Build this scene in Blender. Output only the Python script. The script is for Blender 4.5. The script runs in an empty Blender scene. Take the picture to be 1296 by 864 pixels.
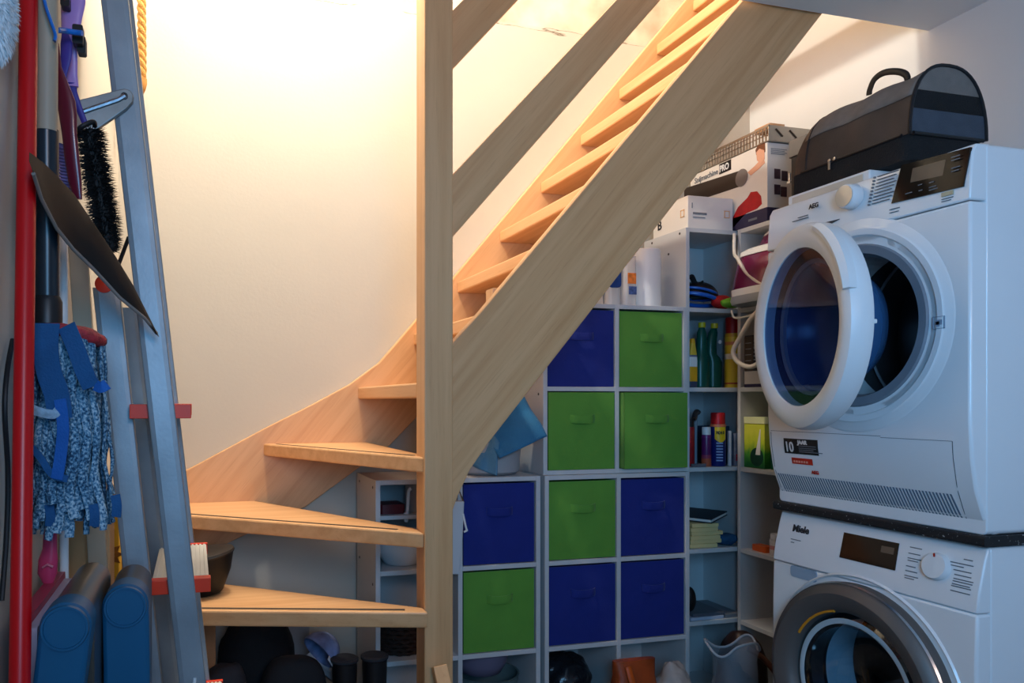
import bpy, bmesh, math, random
from mathutils import Vector, Matrix, noise
random.seed(7)
COL = bpy.context.scene.collection
H = 1.163
PHI = math.atan(260/960); S = math.sin(PHI); C = math.cos(PHI)
# where a line of sight of the photograph meets a real plane of the room
def _d(px, py): return (px-505)/960, (508-py)/960
def pd(px, py, k):
    t, s = _d(px, py); return Vector((k*(S+t*C), k*(C-t*S), H+k*s))
def on_y(px, py, Y):
    t, s = _d(px, py); return pd(px, py, Y/(C-t*S))
def on_x(px, py, X):
    t, s = _d(px, py); return pd(px, py, X/(S+t*C))
def on_z(px, py, Z):
    t, s = _d(px, py); return pd(px, py, (Z-H)/s)

# ------------------------------------------------------------ materials
def new_mat(name):
    m = bpy.data.materials.new(name); m.use_nodes = True
    nt = m.node_tree; return m, nt, nt.nodes['Principled BSDF']
def lin(c):
    return tuple(((v/255)/12.92 if v/255 <= .04045 else ((v/255+.055)/1.055)**2.4) for v in c)
def ramp(nt, stops):
    r = nt.nodes.new('ShaderNodeValToRGB'); e = r.color_ramp.elements
    while len(e) < len(stops): e.new(.5)
    for i, (p, c) in enumerate(stops):
        e[i].position = p; e[i].color = (*c, 1)
    return r
MATS = {}
def pbr(name, rgb, rough=.5, metal=0, var=.12, scale=6, bump=0, bscale=60, trans=0, coat=0, ior=1.45, alpha=1, sheen=0):
    """procedural surface: base colour with slight noise variation, optional fine bump"""
    if name in MATS: return MATS[name]
    m, nt, b = new_mat(name)
    c = lin(rgb)
    tc = nt.nodes.new('ShaderNodeTexCoord')
    n = nt.nodes.new('ShaderNodeTexNoise'); n.inputs['Scale'].default_value = scale; n.inputs['Detail'].default_value = 4
    nt.links.new(tc.outputs['Object'], n.inputs['Vector'])
    r = ramp(nt, [(.3, tuple(v*(1-var) for v in c)), (.7, tuple(min(1, v*(1+var)) for v in c))])
    nt.links.new(n.outputs['Fac'], r.inputs['Fac']); nt.links.new(r.outputs['Color'], b.inputs['Base Color'])
    b.inputs['Roughness'].default_value = rough; b.inputs['Metallic'].default_value = metal
    b.inputs['IOR'].default_value = ior
    b.inputs['Transmission Weight'].default_value = trans; b.inputs['Coat Weight'].default_value = coat
    b.inputs['Sheen Weight'].default_value = sheen; b.inputs['Alpha'].default_value = alpha
    if bump:
        n2 = nt.nodes.new('ShaderNodeTexNoise'); n2.inputs['Scale'].default_value = bscale; n2.inputs['Detail'].default_value = 3
        nt.links.new(tc.outputs['Object'], n2.inputs['Vector'])
        bp = nt.nodes.new('ShaderNodeBump'); bp.inputs['Strength'].default_value = bump; bp.inputs['Distance'].default_value = .01
        nt.links.new(n2.outputs['Fac'], bp.inputs['Height']); nt.links.new(bp.outputs['Normal'], b.inputs['Normal'])
    MATS[name] = m; return m
def wood(name, rot=(0,0,0), light=(222,170,120), dark=(209,154,103), rough=.4):
    """beech: grain stretched along local x after the rotation"""
    if name in MATS: return MATS[name]
    m, nt, b = new_mat(name)
    tc = nt.nodes.new('ShaderNodeTexCoord')
    m1 = nt.nodes.new('ShaderNodeMapping'); m1.inputs['Rotation'].default_value = rot
    m2 = nt.nodes.new('ShaderNodeMapping'); m2.inputs['Scale'].default_value = (.6, 14, 14)
    n = nt.nodes.new('ShaderNodeTexNoise'); n.inputs['Scale'].default_value = 2.6; n.inputs['Detail'].default_value = 6; n.inputs['Distortion'].default_value = .3
    n2 = nt.nodes.new('ShaderNodeTexNoise'); n2.inputs['Scale'].default_value = 16; n2.inputs['Detail'].default_value = 2
    L = nt.links.new
    L(tc.outputs['Object'], m1.inputs['Vector']); L(m1.outputs['Vector'], m2.inputs['Vector'])
    L(m2.outputs['Vector'], n.inputs['Vector']); L(m2.outputs['Vector'], n2.inputs['Vector'])
    r = ramp(nt, [(.32, lin(dark)), (.62, lin(light))]); L(n.outputs['Fac'], r.inputs['Fac'])
    r2 = ramp(nt, [(.26, (.88,.84,.80)), (.42, (1,1,1))]); L(n2.outputs['Fac'], r2.inputs['Fac'])
    mx = nt.nodes.new('ShaderNodeMix'); mx.data_type = 'RGBA'; mx.blend_type = 'MULTIPLY'; mx.inputs[0].default_value = .8
    L(r.outputs['Color'], mx.inputs[6]); L(r2.outputs['Color'], mx.inputs[7]); L(mx.outputs[2], b.inputs['Base Color'])
    b.inputs['Roughness'].default_value = rough
    MATS[name] = m; return m

# ------------------------------------------------------------ mesh builder
class MB:
    def __init__(s): s.bm = bmesh.new()
    def add(s, vs, fs):
        bv = [s.bm.verts.new(v) for v in vs]
        for f in fs:
            try: s.bm.faces.new([bv[i] for i in f])
            except ValueError: pass
        return s
    def box(s, x0, y0, z0, x1, y1, z1, M=None):
        vs = [Vector((x, y, z)) for z in (z0, z1) for y in (y0, y1) for x in (x0, x1)]
        if M: vs = [M @ v for v in vs]
        return s.add(vs, [(0,2,3,1),(4,5,7,6),(0,1,5,4),(2,6,7,3),(0,4,6,2),(1,3,7,5)])
    def rbox(s, x0, y0, z0, x1, y1, z1, r=.01, n=4, axis='z', M=None):
        """box with rounded edges running along one axis"""
        lo, hi = {'z': ((x0,y0),(x1,y1)), 'y': ((x0,z0),(x1,z1)), 'x': ((y0,z0),(y1,z1))}[axis]
        pts = []
        for cx, cy, a0 in ((hi[0]-r, hi[1]-r, 0), (lo[0]+r, hi[1]-r, 90), (lo[0]+r, lo[1]+r, 180), (hi[0]-r, lo[1]+r, 270)):
            for i in range(n+1):
                a = math.radians(a0+90*i/n); pts.append((cx+r*math.cos(a), cy+r*math.sin(a)))
        f = {'z': lambda p, w: Vector((p[0],p[1],w)), 'y': lambda p, w: Vector((p[0],w,p[1])), 'x': lambda p, w: Vector((w,p[0],p[1]))}[axis]
        a, b = {'z': (z0,z1), 'y': (y0,y1), 'x': (x0,x1)}[axis]
        rings = [[f(p, a) for p in pts], [f(p, b) for p in pts]]
        if M: rings = [[M @ v for v in r_] for r_ in rings]
        return s.loft(rings)
    def loft(s, rings, caps=True, closed=True):
        n = len(rings[0]); vs = [v for r in rings for v in r]; fs = []
        for k in range(len(rings)-1):
            for i in range(n if closed else n-1):
                j = (i+1) % n
                fs.append((k*n+i, k*n+j, (k+1)*n+j, (k+1)*n+i))
        if caps and closed:
            fs.append(tuple(range(n-1, -1, -1))); fs.append(tuple((len(rings)-1)*n+i for i in range(n)))
        return s.add(vs, fs)
    def tube(s, pts, r, n=8, caps=True, flat=1.0, flatdir=None):
        pts = [Vector(p) for p in pts]; rings = []
        rs = r if isinstance(r, (list, tuple)) else [r]*len(pts)
        up = None
        for i, p in enumerate(pts):
            d = (pts[min(i+1, len(pts)-1)] - pts[max(i-1, 0)]).normalized()
            if up is None:
                up = Vector(flatdir) if flatdir else (Vector((0,0,1)) if abs(d.z) < .9 else Vector((1,0,0)))
            a = (up - d*up.dot(d))
            if a.length < 1e-6: a = d.orthogonal()
            a.normalize(); b = d.cross(a); up = a
            rings.append([p + (a*math.cos(t)*flat + b*math.sin(t))*rs[i] for t in (2*math.pi*k/n for k in range(n))])
        return s.loft(rings, caps)
    def lathe(s, prof, M=None, n=32, caps=True):
        rings = [[Vector((r*math.cos(t), r*math.sin(t), z)) for t in (2*math.pi*k/n for k in range(n))] for r, z in prof]
        if M: rings = [[M @ v for v in r] for r in rings]
        return s.loft(rings, caps)
    def prism(s, poly, vec):
        vec = Vector(vec); a = [Vector(p) for p in poly]
        return s.loft([a, [p+vec for p in a]])
    def grid(s, f, nu, nv):
        vs = [f(i/nu, j/nv) for j in range(nv+1) for i in range(nu+1)]
        fs = [(j*(nu+1)+i, j*(nu+1)+i+1, (j+1)*(nu+1)+i+1, (j+1)*(nu+1)+i) for j in range(nv) for i in range(nu)]
        return s.add(vs, fs)
    def blob(s, c, r, amp=.15, freq=6, seed=0, sub=4, floor=None, squash=1):
        t = bmesh.new(); bmesh.ops.create_icosphere(t, subdivisions=sub, radius=1)
        c = Vector(c); vs = []
        for v in t.verts:
            p = v.co.copy()
            if squash != 1: p = Vector([math.copysign(abs(q)**squash, q) for q in p])
            q = Vector((p.x*r[0], p.y*r[1], p.z*r[2]))
            k = 1 + amp*noise.noise(q*freq + Vector((seed*3.1, seed*1.7, 0))) + amp*.5*noise.noise(q*freq*2.7 + Vector((0, seed, 9)))
            w = c + q*k
            if floor is not None and w.z < floor: w.z = floor
            vs.append(w)
        s.add(vs, [[v.index for v in f.verts] for f in t.faces]); t.free(); return s
    def build(s, name, mat, parent=None, smooth=False, bevel=0, solid=0, subsurf=0, keep=False):
        bm = s.bm
        bmesh.ops.recalc_face_normals(bm, faces=bm.faces)
        if parent is not None:
            off = Vector((0,0,0)); q = parent
            while q is not None: off += q.location; q = q.parent
        elif keep: off = Vector((0,0,0))
        else:
            xs = [v.co for v in bm.verts]
            off = Vector(((min(v.x for v in xs)+max(v.x for v in xs))/2, (min(v.y for v in xs)+max(v.y for v in xs))/2, min(v.z for v in xs)))
        for v in bm.verts: v.co -= off
        me = bpy.data.meshes.new(name); bm.to_mesh(me); bm.free()
        if smooth:
            for p in me.polygons: p.use_smooth = True
        for m in (mat if isinstance(mat, (list, tuple)) else [mat]): me.materials.append(m)
        o = bpy.data.objects.new(name, me); COL.objects.link(o)
        if parent is not None: o.parent = parent
        else: o.location = off
        if solid:
            md = o.modifiers.new('thickness', 'SOLIDIFY'); md.thickness = solid; md.offset = 0
        if bevel:
            md = o.modifiers.new('soft edge', 'BEVEL'); md.width = bevel; md.segments = 2; md.limit_method = 'ANGLE'; md.angle_limit = math.radians(40)
            md.harden_normals = False
        if subsurf:
            md = o.modifiers.new('smooth', 'SUBSURF'); md.levels = subsurf; md.render_levels = subsurf
        if smooth:
            try: me.set_sharp_from_angle(angle=math.radians(40))
            except Exception: pass
        return o
def tag(o, label, cat, group=None):
    o['label'] = label; o['category'] = cat
    if group: o['group'] = group
    return o
def thing(name, label, cat, loc, group=None):
    o = bpy.data.objects.new(name, None); COL.objects.link(o); o.location = Vector(loc); o.empty_display_size = .05
    return tag(o, label, cat, group)
def struct(name, mb, mat, **k):
    o = mb.build(name, mat, keep=True, **k); o['kind'] = 'structure'; return o
def dup(root, loc, label=None, group=None):
    r = root.copy(); COL.objects.link(r); r.location = Vector(loc)
    if label: r['label'] = label
    if group: r['group'] = group
    for ch in list(root.children):
        c = ch.copy(); COL.objects.link(c); c.parent = r
        for g in ch.children:
            d = g.copy(); COL.objects.link(d); d.parent = c
    return r
def writing(txt, size, at, xdir, ydir, mat, parent, name='lettering', bold=0, align='LEFT', sx=1.0, depth=.0006):
    cu = bpy.data.curves.new(name, 'FONT'); cu.body = txt; cu.size = size; cu.align_x = align; cu.extrude = depth; cu.offset = bold; cu.resolution_u = 3
    t = bpy.data.objects.new(name, cu); COL.objects.link(t)
    bpy.context.view_layer.update()
    me = bpy.data.meshes.new_from_object(t.evaluated_get(bpy.context.evaluated_depsgraph_get()))
    bpy.data.objects.remove(t); bpy.data.curves.remove(cu)
    x = Vector(xdir).normalized(); y = Vector(ydir).normalized(); z = x.cross(y)
    M = Matrix.Identity(4)
    for i in range(3): M[i][0] = x[i]*sx; M[i][1] = y[i]; M[i][2] = z[i]; M[i][3] = at[i]
    off = Vector((0,0,0)); q = parent
    while q is not None: off += q.location; q = q.parent
    for v in me.vertices: v.co = (M @ v.co) - off
    me.name = name; me.materials.clear(); me.materials.append(mat)
    o = bpy.data.objects.new(name, me); COL.objects.link(o); o.parent = parent
    return o
def axis_M(at, zdir, xdir=None):
    z = Vector(zdir).normalized(); x = Vector(xdir) if xdir else z.orthogonal()
    x = (x - z*x.dot(z)).normalized(); y = z.cross(x)
    M = Matrix.Identity(4)
    for i in range(3): M[i][0] = x[i]; M[i][1] = y[i]; M[i][2] = z[i]; M[i][3] = at[i]
    return M
def arc(c, r, a0, a1, n, u, v):
    c = Vector(c); u = Vector(u); v = Vector(v)
    return [c + u*(r*math.cos(a0+(a1-a0)*i/n)) + v*(r*math.sin(a0+(a1-a0)*i/n)) for i in range(n+1)]
def spline(pts, n=8):
    P = [Vector(p) for p in pts]; out = []
    for i in range(len(P)-1):
        a = P[max(i-1,0)]; b = P[i]; c = P[i+1]; d = P[min(i+2,len(P)-1)]
        for k in range(n):
            t = k/n
            out.append(.5*((2*b)+(c-a)*t+(2*a-5*b+4*c-d)*t*t+(3*b-a-3*c+d)*t**3))
    out.append(P[-1]); return out

# palette
beech_x = wood('beech along', (0,0,0))
beech_z = wood('beech upright', (0, math.radians(90), 0))
beech_s = wood('beech sloping', (0, math.radians(49.5), 0))
beech_y = wood('beech across', (0, 0, math.radians(90)))
white_board = pbr('white melamine', (200,200,200), .45, var=.03)
white_enamel = pbr('white enamel', (232,234,236), .28, var=.015, coat=.3)
white_plastic = pbr('white plastic', (230,231,232), .38, var=.02)
grey_plastic = pbr('grey plastic', (150,155,162), .4, var=.04)
black_plastic = pbr('black plastic', (22,22,25), .42, var=.2)
black_gloss = pbr('black gloss panel', (16,14,14), .08, var=.1, coat=.5)
dark_glass = pbr('dark door glass', (8,11,18), .03, var=.1, coat=1)
alu = pbr('brushed aluminium', (168,176,184), .38, 1, var=.14, scale=14, bump=.05, bscale=180)
steel = pbr('steel', (190,192,196), .25, 1, var=.06)
red_plastic = pbr('red plastic', (196,42,20), .45, var=.08)
ink = pbr('dark print', (40,42,48), .6, var=.05)
grey_ink = pbr('grey print', (112,118,126), .6, var=.05)
white_ink = pbr('white print', (225,225,225), .6, var=.03)
black_gloss.node_tree.nodes['Principled BSDF'].inputs['Specular IOR Level'].default_value = .28
black_gloss.node_tree.nodes['Principled BSDF'].inputs['Coat Weight'].default_value = 0
black_cloth = pbr('black woven cloth', (18,18,20), .85, var=.25, scale=20, bump=.4, bscale=300)
# ============================================================ room
def wall_mat(name, rgb, unfinished=False):
    m, nt, b = new_mat(name); L = nt.links.new
    tc = nt.nodes.new('ShaderNodeTexCoord')
    n = nt.nodes.new('ShaderNodeTexNoise'); n.inputs['Scale'].default_value = 1.6; n.inputs['Detail'].default_value = 5
    L(tc.outputs['Object'], n.inputs['Vector'])
    c = lin(rgb)
    r = ramp(nt, [(.35, tuple(v*.95 for v in c)), (.65, c)]); L(n.outputs['Fac'], r.inputs['Fac'])
    out = r.outputs['Color']
    fine = nt.nodes.new('ShaderNodeTexNoise'); fine.inputs['Scale'].default_value = 90
    L(tc.outputs['Object'], fine.inputs['Vector'])
    bp = nt.nodes.new('ShaderNodeBump'); bp.inputs['Strength'].default_value = .06; bp.inputs['Distance'].default_value = .005
    L(fine.outputs['Fac'], bp.inputs['Height']); L(bp.outputs['Normal'], b.inputs['Normal'])
    if unfinished:   # bare, roughly skimmed strip at the level of the upper floor
        sx = nt.nodes.new('ShaderNodeSeparateXYZ'); L(tc.outputs['Object'], sx.inputs['Vector'])
        mp = nt.nodes.new('ShaderNodeMapping'); mp.inputs['Scale'].default_value = (1.2, 1, 9); L(tc.outputs['Object'], mp.inputs['Vector'])
        e = nt.nodes.new('ShaderNodeTexNoise'); e.inputs['Scale'].default_value = 4; e.inputs['Detail'].default_value = 8; L(mp.outputs['Vector'], e.inputs['Vector'])
        ad = nt.nodes.new('ShaderNodeMath'); ad.operation = 'MULTIPLY_ADD'; ad.inputs[1].default_value = .10
        L(e.outputs['Fac'], ad.inputs[0]); L(sx.outputs['Z'], ad.inputs[2])
        mr = nt.nodes.new('ShaderNodeMapRange'); mr.inputs['From Min'].default_value = 2.69; mr.inputs['From Max'].default_value = 2.72
        L(ad.outputs[0], mr.inputs['Value'])
        pl = nt.nodes.new('ShaderNodeTexNoise'); pl.inputs['Scale'].default_value = 5; pl.inputs['Detail'].default_value = 8
        L(tc.outputs['Object'], pl.inputs['Vector'])
        r2 = ramp(nt, [(.3, lin((176,160,138))), (.5, lin((212,198,176))), (.75, lin((228,220,206)))]); L(pl.outputs['Fac'], r2.inputs['Fac'])
        mx = nt.nodes.new('ShaderNodeMix'); mx.data_type = 'RGBA'
        L(mr.outputs[0], mx.inputs[0]); L(out, mx.inputs[6]); L(r2.outputs['Color'], mx.inputs[7]); out = mx.outputs[2]
        # torn dark seam lines where the strip begins
        dv = nt.nodes.new('ShaderNodeMath'); dv.operation = 'MULTIPLY'; dv.inputs[1].default_value = 1
        L(ad.outputs[0], dv.inputs[0])
        rr = ramp(nt, [(0, (1,1,1)), (.42, (1,1,1)), (.5, (.25,.2,.15)), (.58, (1,1,1)), (1, (1,1,1))])
        m3 = nt.nodes.new('ShaderNodeMapRange'); m3.inputs['From Min'].default_value = 2.675; m3.inputs['From Max'].default_value = 2.715
        L(ad.outputs[0], m3.inputs['Value']); L(m3.outputs[0], rr.inputs['Fac'])
        gate = nt.nodes.new('ShaderNodeTexNoise'); gate.inputs['Scale'].default_value = 7; gate.inputs['Detail'].default_value = 4; L(tc.outputs['Object'], gate.inputs['Vector'])
        g2 = ramp(nt, [(.42, (0,0,0)), (.55, (1,1,1))]); L(gate.outputs['Fac'], g2.inputs['Fac'])
        mm = nt.nodes.new('ShaderNodeMix'); mm.data_type = 'RGBA'; mm.blend_type = 'MULTIPLY'
        L(g2.outputs['Color'], mm.inputs[0]); L(out, mm.inputs[6]); L(rr.outputs['Color'], mm.inputs[7]); out = mm.outputs[2]
    L(out, b.inputs['Base Color']); b.inputs['Roughness'].default_value = .85
    return m
plaster = wall_mat('cream plaster', (202,193,178))
plaster_right = wall_mat('pale wall paint', (226,226,224))
plaster_back = wall_mat('cream plaster with bare upper strip', (202,193,178), True)
ceil_mat = wall_mat('white ceiling paint', (236,236,236))
floor_mat = pbr('grey concrete floor', (108,106,104), .6, var=.2, scale=9, bump=.1, bscale=40)
XL, XR, YB, YF = -.25, 2.33, 2.78, -1.9
ZT = 4.7
struct('floor', MB().box(-1.6, YF, -.1, XR+.1, YB+.1, 0), floor_mat)
struct('wall_back', MB().box(XL-.1, YB, 0, XR+.1, YB+.1, ZT), plaster_back)
struct('wall_right', MB().box(XR, YF, 0, XR+.1, YB, ZT), plaster_right)
struct('wall_left', MB().box(XL-.1, .8, 0, XL, YB, ZT), plaster)
struct('ceiling', MB().box(-1.6, YF, 2.38, XR, 1.95, 2.62), ceil_mat)
struct('ceiling', MB().box(XL, .9, ZT, XR, YB, ZT+.1), ceil_mat)

# ============================================================ staircase
st = thing('staircase', 'beech winder staircase with open treads, newel post and sloping handrail boards', 'staircase', (.6385,1.985,0))
MB().box(.598,1.945,0,.679,2.025,3.0).build('newel_post', beech_z, st, bevel=.004)
def xz_prism(poly, y0, y1): return MB().prism([(x, y0, z) for x, z in poly], (0, y1-y0, 0))
xz_prism([(.679,1.318),(.765,1.408),(1.63,2.40),(2.25,3.115),(2.25,2.775),(1.924,2.395),(.79,1.049),(.735,.975),(.70,.905),(.679,.85)],
         1.965, 2.005).build('outer_stringer', beech_s, st, bevel=.003)
top = [on_y(*p, 2.74) for p in ((240.8,592.7),(334.6,542.4),(393.6,512.8),(442,486.8),(480.4,459),(504.7,431.3),(525.6,406.7),(571.4,355),(700,201),(860,10))]
bot = [on_y(*p, 2.74) for p in ((525.6,530),(494,563),(387,641),(279,691.7))]
sl = (top[-1].z-top[-2].z)/(top[-1].x-top[-2].x)
tp = [(XL, top[0].z-.1)] + [(p.x, p.z) for p in top] + [(2.25, top[-1].z+sl*(2.25-top[-1].x))]
bt = [(2.25, tp[-1][1]-.37), (1.0, 1.38)] + [(p.x, p.z) for p in bot] + [(XL, bot[-1].z-.14)]
xz_prism(tp+bt, 2.74, 2.778).build('wall_stringer', beech_s, st, bevel=.003)
TH = .042
RISE = .2025
groove = pbr('dark anti slip strip', (70,58,48), .9, var=.15)
def tread(poly, k, strip=None):
    z = RISE*k
    o = MB().prism([(x, y, z-TH) for x, y in poly], (0,0,TH)).build('tread', beech_x if strip else beech_y, st, bevel=.005)
    if strip:
        (xa, ya), (xb, yb) = strip
        d = Vector((xb-xa, yb-ya, 0)).normalized(); nrm = Vector((-d.y, d.x, 0))*.006
        a = Vector((xa, ya, z)); b = Vector((xb, yb, z))
        MB().prism([a-nrm, b-nrm, b+nrm, a+nrm], (0,0,.0012)).build('anti_slip_strip', groove, o)
def inset(a, b, s0, s1, off):
    A = Vector(a); B = Vector(b); d = (B-A); n = Vector((-d.y, d.x)).normalized()
    if n.y < 0: n = -n
    p = A+d*s0+n*off; q = A+d*s1+n*off; return (p.x, p.y), (q.x, q.y)
tread([(.597,1.91),(.597,1.96),(XL,2.655),(XL,2.165)], 3, inset((XL,2.165),(.597,1.91), .1, .93, .022))
tread([(.597,1.95),(.597,2.035),(.21,2.74),(XL,2.74),(XL,2.634)], 4, inset((XL,2.634),(.597,1.95), .1, .92, .022))
tread([(.597,1.955),(.63,2.03),(.62,2.74),(.24,2.74)], 5, inset((.24,2.74),(.597,1.955), .15, .97, -.022) if False else ((.285,2.70),(.592,2.03)))
tread([(.60,2.027),(.83,2.027),(.83,2.74),(.585,2.74)], 6)
for k in range(7, 16):
    x = .80 if k == 7 else .973+.1735*(k-8)
    tread([(x,2.005),(x+.205,2.005),(x+.205,2.74),(x,2.74)], k)
p = on_y(614, 380, 2.12)
MB().box(p.x-.022, 2.006, p.z-.02, p.x+.022, 2.06, p.z+.02).build('support_block', beech_z, st, bevel=.002)
def board(pix, name):
    q = [on_y(a, b, 1.97) for a, b in pix]
    # run both long edges on up to the upper floor
    d1 = (q[1]-q[0]); d2 = (q[2]-q[3])
    q[1] = q[0]+d1*((2.2-q[0].x)/d1.x) if False else q[0]+d1*((2.95-q[0].z)/d1.z); q[2] = q[3]+d2*((2.75-q[3].z)/d2.z)
    MB().prism(q, (0,.03,0)).build(name, beech_s, st, bevel=.002)
board([(572,222),(780,0),(836,0),(572,301)], 'handrail_board')
board([(572,14),(586,0),(655,0),(572,88)], 'handrail_board')
# batten leaning on the newel
b = MB(); a0 = Vector((.69,1.72,0)); a1 = on_y(556,842,1.915)
d = (a1-a0).normalized(); sd = Vector((1,0,0)); sd = (sd-d*sd.dot(d)).normalized()*.019; dp = d.cross(sd).normalized()*.009
b.loft([[a0+sd+dp,a0-sd+dp,a0-sd-dp,a0+sd-dp],[a1+sd+dp,a1-sd+dp,a1-sd-dp,a1+sd-dp]])
tag(b.build('wood_batten', beech_z, bevel=.002), 'short pale wooden batten leaning against the foot of the newel post', 'batten')

# black bowl on the lowest tread
c = on_z(255, 772, RISE*3); c = Vector((.03, 2.27, RISE*3+.001))
bw = thing('bowl', 'black plastic bowl on the left end of the lowest stair tread', 'bowl', c)
MB().lathe([(.001,0),(.05,0),(.055,.004),(.085,.06),(.098,.105),(.101,.118),(.096,.118),(.09,.105),(.075,.06),(.045,.012),(.001,.01)], Matrix.Translation(c) @ Matrix.Rotation(math.radians(-8),4,'Y'), 40).build('body', pbr('matt black plastic',(9,9,10),.55,var=.2), bw, smooth=True)
M = Matrix.Translation(c) @ Matrix.Rotation(math.radians(-8),4,'Y')
MB().lathe([(.001,.112),(.06,.117),(.088,.121),(.1,.119),(.103,.113),(.1,.108),(.001,.108)], M, 40).build('lid', pbr('brown black lid',(30,26,25),.5,var=.2,scale=30), bw, smooth=True)

# ============================================================ cube shelves
T = .016
def shelf_unit(label, x0, x1, y0, y1, z0, boards, uprights, facing='-y'):
    """boards: heights of top faces; uprights: positions of panel centres along the unit"""
    u = thing('cube_shelf', label, 'shelf', ((x0+x1)/2, (y0+y1)/2, z0), 'white cube shelving units')
    zt = boards[-1]
    for i, p in enumerate(uprights):
        end = i in (0, len(uprights)-1)
        if facing == '-y': MB().box(p-T/2, y0, z0, p+T/2, y1-.004, zt).build('side_panel' if end else 'divider', white_board, u, bevel=.001)
        else: MB().box(x0, p-T/2, z0, x1-.004, p+T/2, zt).build('side_panel' if end else 'divider', white_board, u, bevel=.001)
    for zb in boards:
        for a, b in zip(uprights[:-1], uprights[1:]):
            a2, b2 = a+T/2, b-T/2
            if zb == zt:
                a2 = a2 if a != uprights[0] else a2
            if facing == '-y': MB().box(a2, y0+.0005, zb-T, b2, y1-.004, zb).build('shelf_board', white_board, u, bevel=.001)
            else: MB().box(x0+.0005, a2, zb-T, x1-.004, b2, zb).build('shelf_board', white_board, u, bevel=.001)
    if facing == '-y': MB().box(uprights[0]-T/2, y1-.004, z0, uprights[-1]+T/2, y1, zt).build('back_panel', white_board, u)
    else: MB().box(x1-.004, uprights[0]-T/2, z0, x1, uprights[-1]+T/2, zt).build('back_panel', white_board, u)
    return u
LOW = [.016, .298, .600, .902]
YS, YK = 2.44, 2.735
uA = shelf_unit('low white cube shelf behind the newel post, under the winder treads', .575, 1.18, YS, YK, 0, LOW, [.589, .8775, 1.167])
uB = shelf_unit('low white cube shelf under the upper bin shelf, with a black sack at the bottom', 1.193, 1.79, YS, YK, 0, LOW, [1.2, 1.485, 1.772])
uC = shelf_unit('white cube shelf stacked on top of the low one, holding four bins', 1.193, 1.779, 2.452, YK, .903, [.919, 1.216, 1.516], [1.2, 1.485, 1.771])
uD = shelf_unit('tall narrow white cube shelf with bottles and a notebook, below the white carton', 1.79, 2.075, 2.463, YK, 0, [.04,.335,.607,.915,1.216,1.516,1.816], [1.789, 2.067])
uE = shelf_unit('tall white cube shelf along the right wall beside the dryer, holding the purple steam iron', 2.0, 2.31, 1.88, 2.452, 0, [.04,.335,.607,.915,1.216,1.516,1.816], [1.888, 2.444], '-x')
# insert board and odd things in the shelf behind the newel
MB().box(.598, 2.47, .765, .868, 2.73, .779).build('insert_board', white_board, uA, bevel=.001)
screw = pbr('dark screw head', (60,56,52), .5, var=.1)
def screw_heads(u, pts):
    m = MB()
    for q in pts:
        m.lathe([(.001,0),(.005,0),(.004,.0012),(.001,.0014)], axis_M(q, (-1,0,0)), 10)
    m.build('screw_cover', screw, u)
screw_heads(uD, [(1.7805,2.50,1.80),(1.7805,2.68,1.80),(1.7805,2.69,1.735),(1.7805,2.57,1.735)])
screw_heads(uA, [(.5805,2.48,.875),(.5805,2.69,.875),(.5805,2.48,.55),(.5805,2.69,.60)])
screw_heads(uC, [(1.1915,2.49,1.19)])

# ============================================================ fabric bins
def fabric(name, rgb):
    return pbr(name, rgb, .8, var=.06, scale=9, bump=.12, bscale=260, sheen=.15)
GREEN = fabric('green bin fabric', (92,150,52)); BLUE = fabric('blue bin fabric', (6,34,122))
def bin_proto(mat, loc, label, seed):
    w, h, dp = .262, .276, .26
    u = thing('fabric_bin', label, 'storage bin', loc, 'folding fabric bins in the cube shelves')
    L = Vector(loc); m = MB()
    def f(a, b):
        x = (a-.5)*w; z = b*h
        e = math.sin(math.pi*a)*math.sin(math.pi*b)
        wr = noise.noise(Vector((a*5, b*4, seed)))*.004 + noise.noise(Vector((a*12, b*14, seed+4)))*.0015
        return L + Vector((x, -.004*e + wr*e, z))
    n = 16
    m.grid(f, n, n)
    m.box(L.x-w/2, L.y+.0015, L.z, L.x-w/2+.004, L.y+dp, L.z+h); m.box(L.x+w/2-.004, L.y+.0015, L.z, L.x+w/2, L.y+dp, L.z+h)
    m.box(L.x-w/2, L.y+dp-.004, L.z, L.x+w/2, L.y+dp, L.z+h); m.box(L.x-w/2, L.y+.0015, L.z, L.x+w/2, L.y+dp, L.z+.004)
    m.box(L.x-w/2, L.y+.0008, L.z, L.x+w/2, L.y+.005, L.z+h)
    m.build('body', mat, u, smooth=True)
    # loop handle sewn to the front
    h2 = MB(); zc = L.z+h*.66; prof = []
    pts = [Vector((L.x+.048*t, L.y-.003-.014*(1-t**4), zc-.004*(1-t*t))) for t in [i/8-1 for i in range(17)]]
    rings = [[p+Vector((0,-.001,-.014)), p+Vector((0,-.003,0)), p+Vector((0,-.001,.014)), p+Vector((0,.002,.014)), p+Vector((0,.001,0)), p+Vector((0,.002,-.014))] for p in pts]
    h2.loft(rings); h2.build('handle', mat, u, smooth=True)
    return u
c2, c3, c1 = 1.3425, 1.6285, 1.0225
Bb = bin_proto(BLUE, (c2, 2.458, 1.217), 'blue fabric bin in the top row, its upper left corner hidden by the stair stringer', 3)
Gb = bin_proto(GREEN, (c3, 2.458, 1.217), 'green fabric bin in the top row, right of the blue one', 8)
dup(Gb, (c2, 2.452, .92), 'green fabric bin in the second row from the top, below the top blue bin')
dup(Gb, (c3+.003, 2.428, .92), 'green fabric bin pulled slightly forward, second row, left of the spray cans')
dup(Gb, (c2, 2.446, .603), 'green fabric bin between two blue bins in the third row')
dup(Bb, (c3, 2.446, .603), 'blue fabric bin left of the shelf with the notebook stack, third row')
dup(Bb, (c2, 2.446, .301), 'blue fabric bin directly below the third-row green bin, above the black bag')
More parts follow.
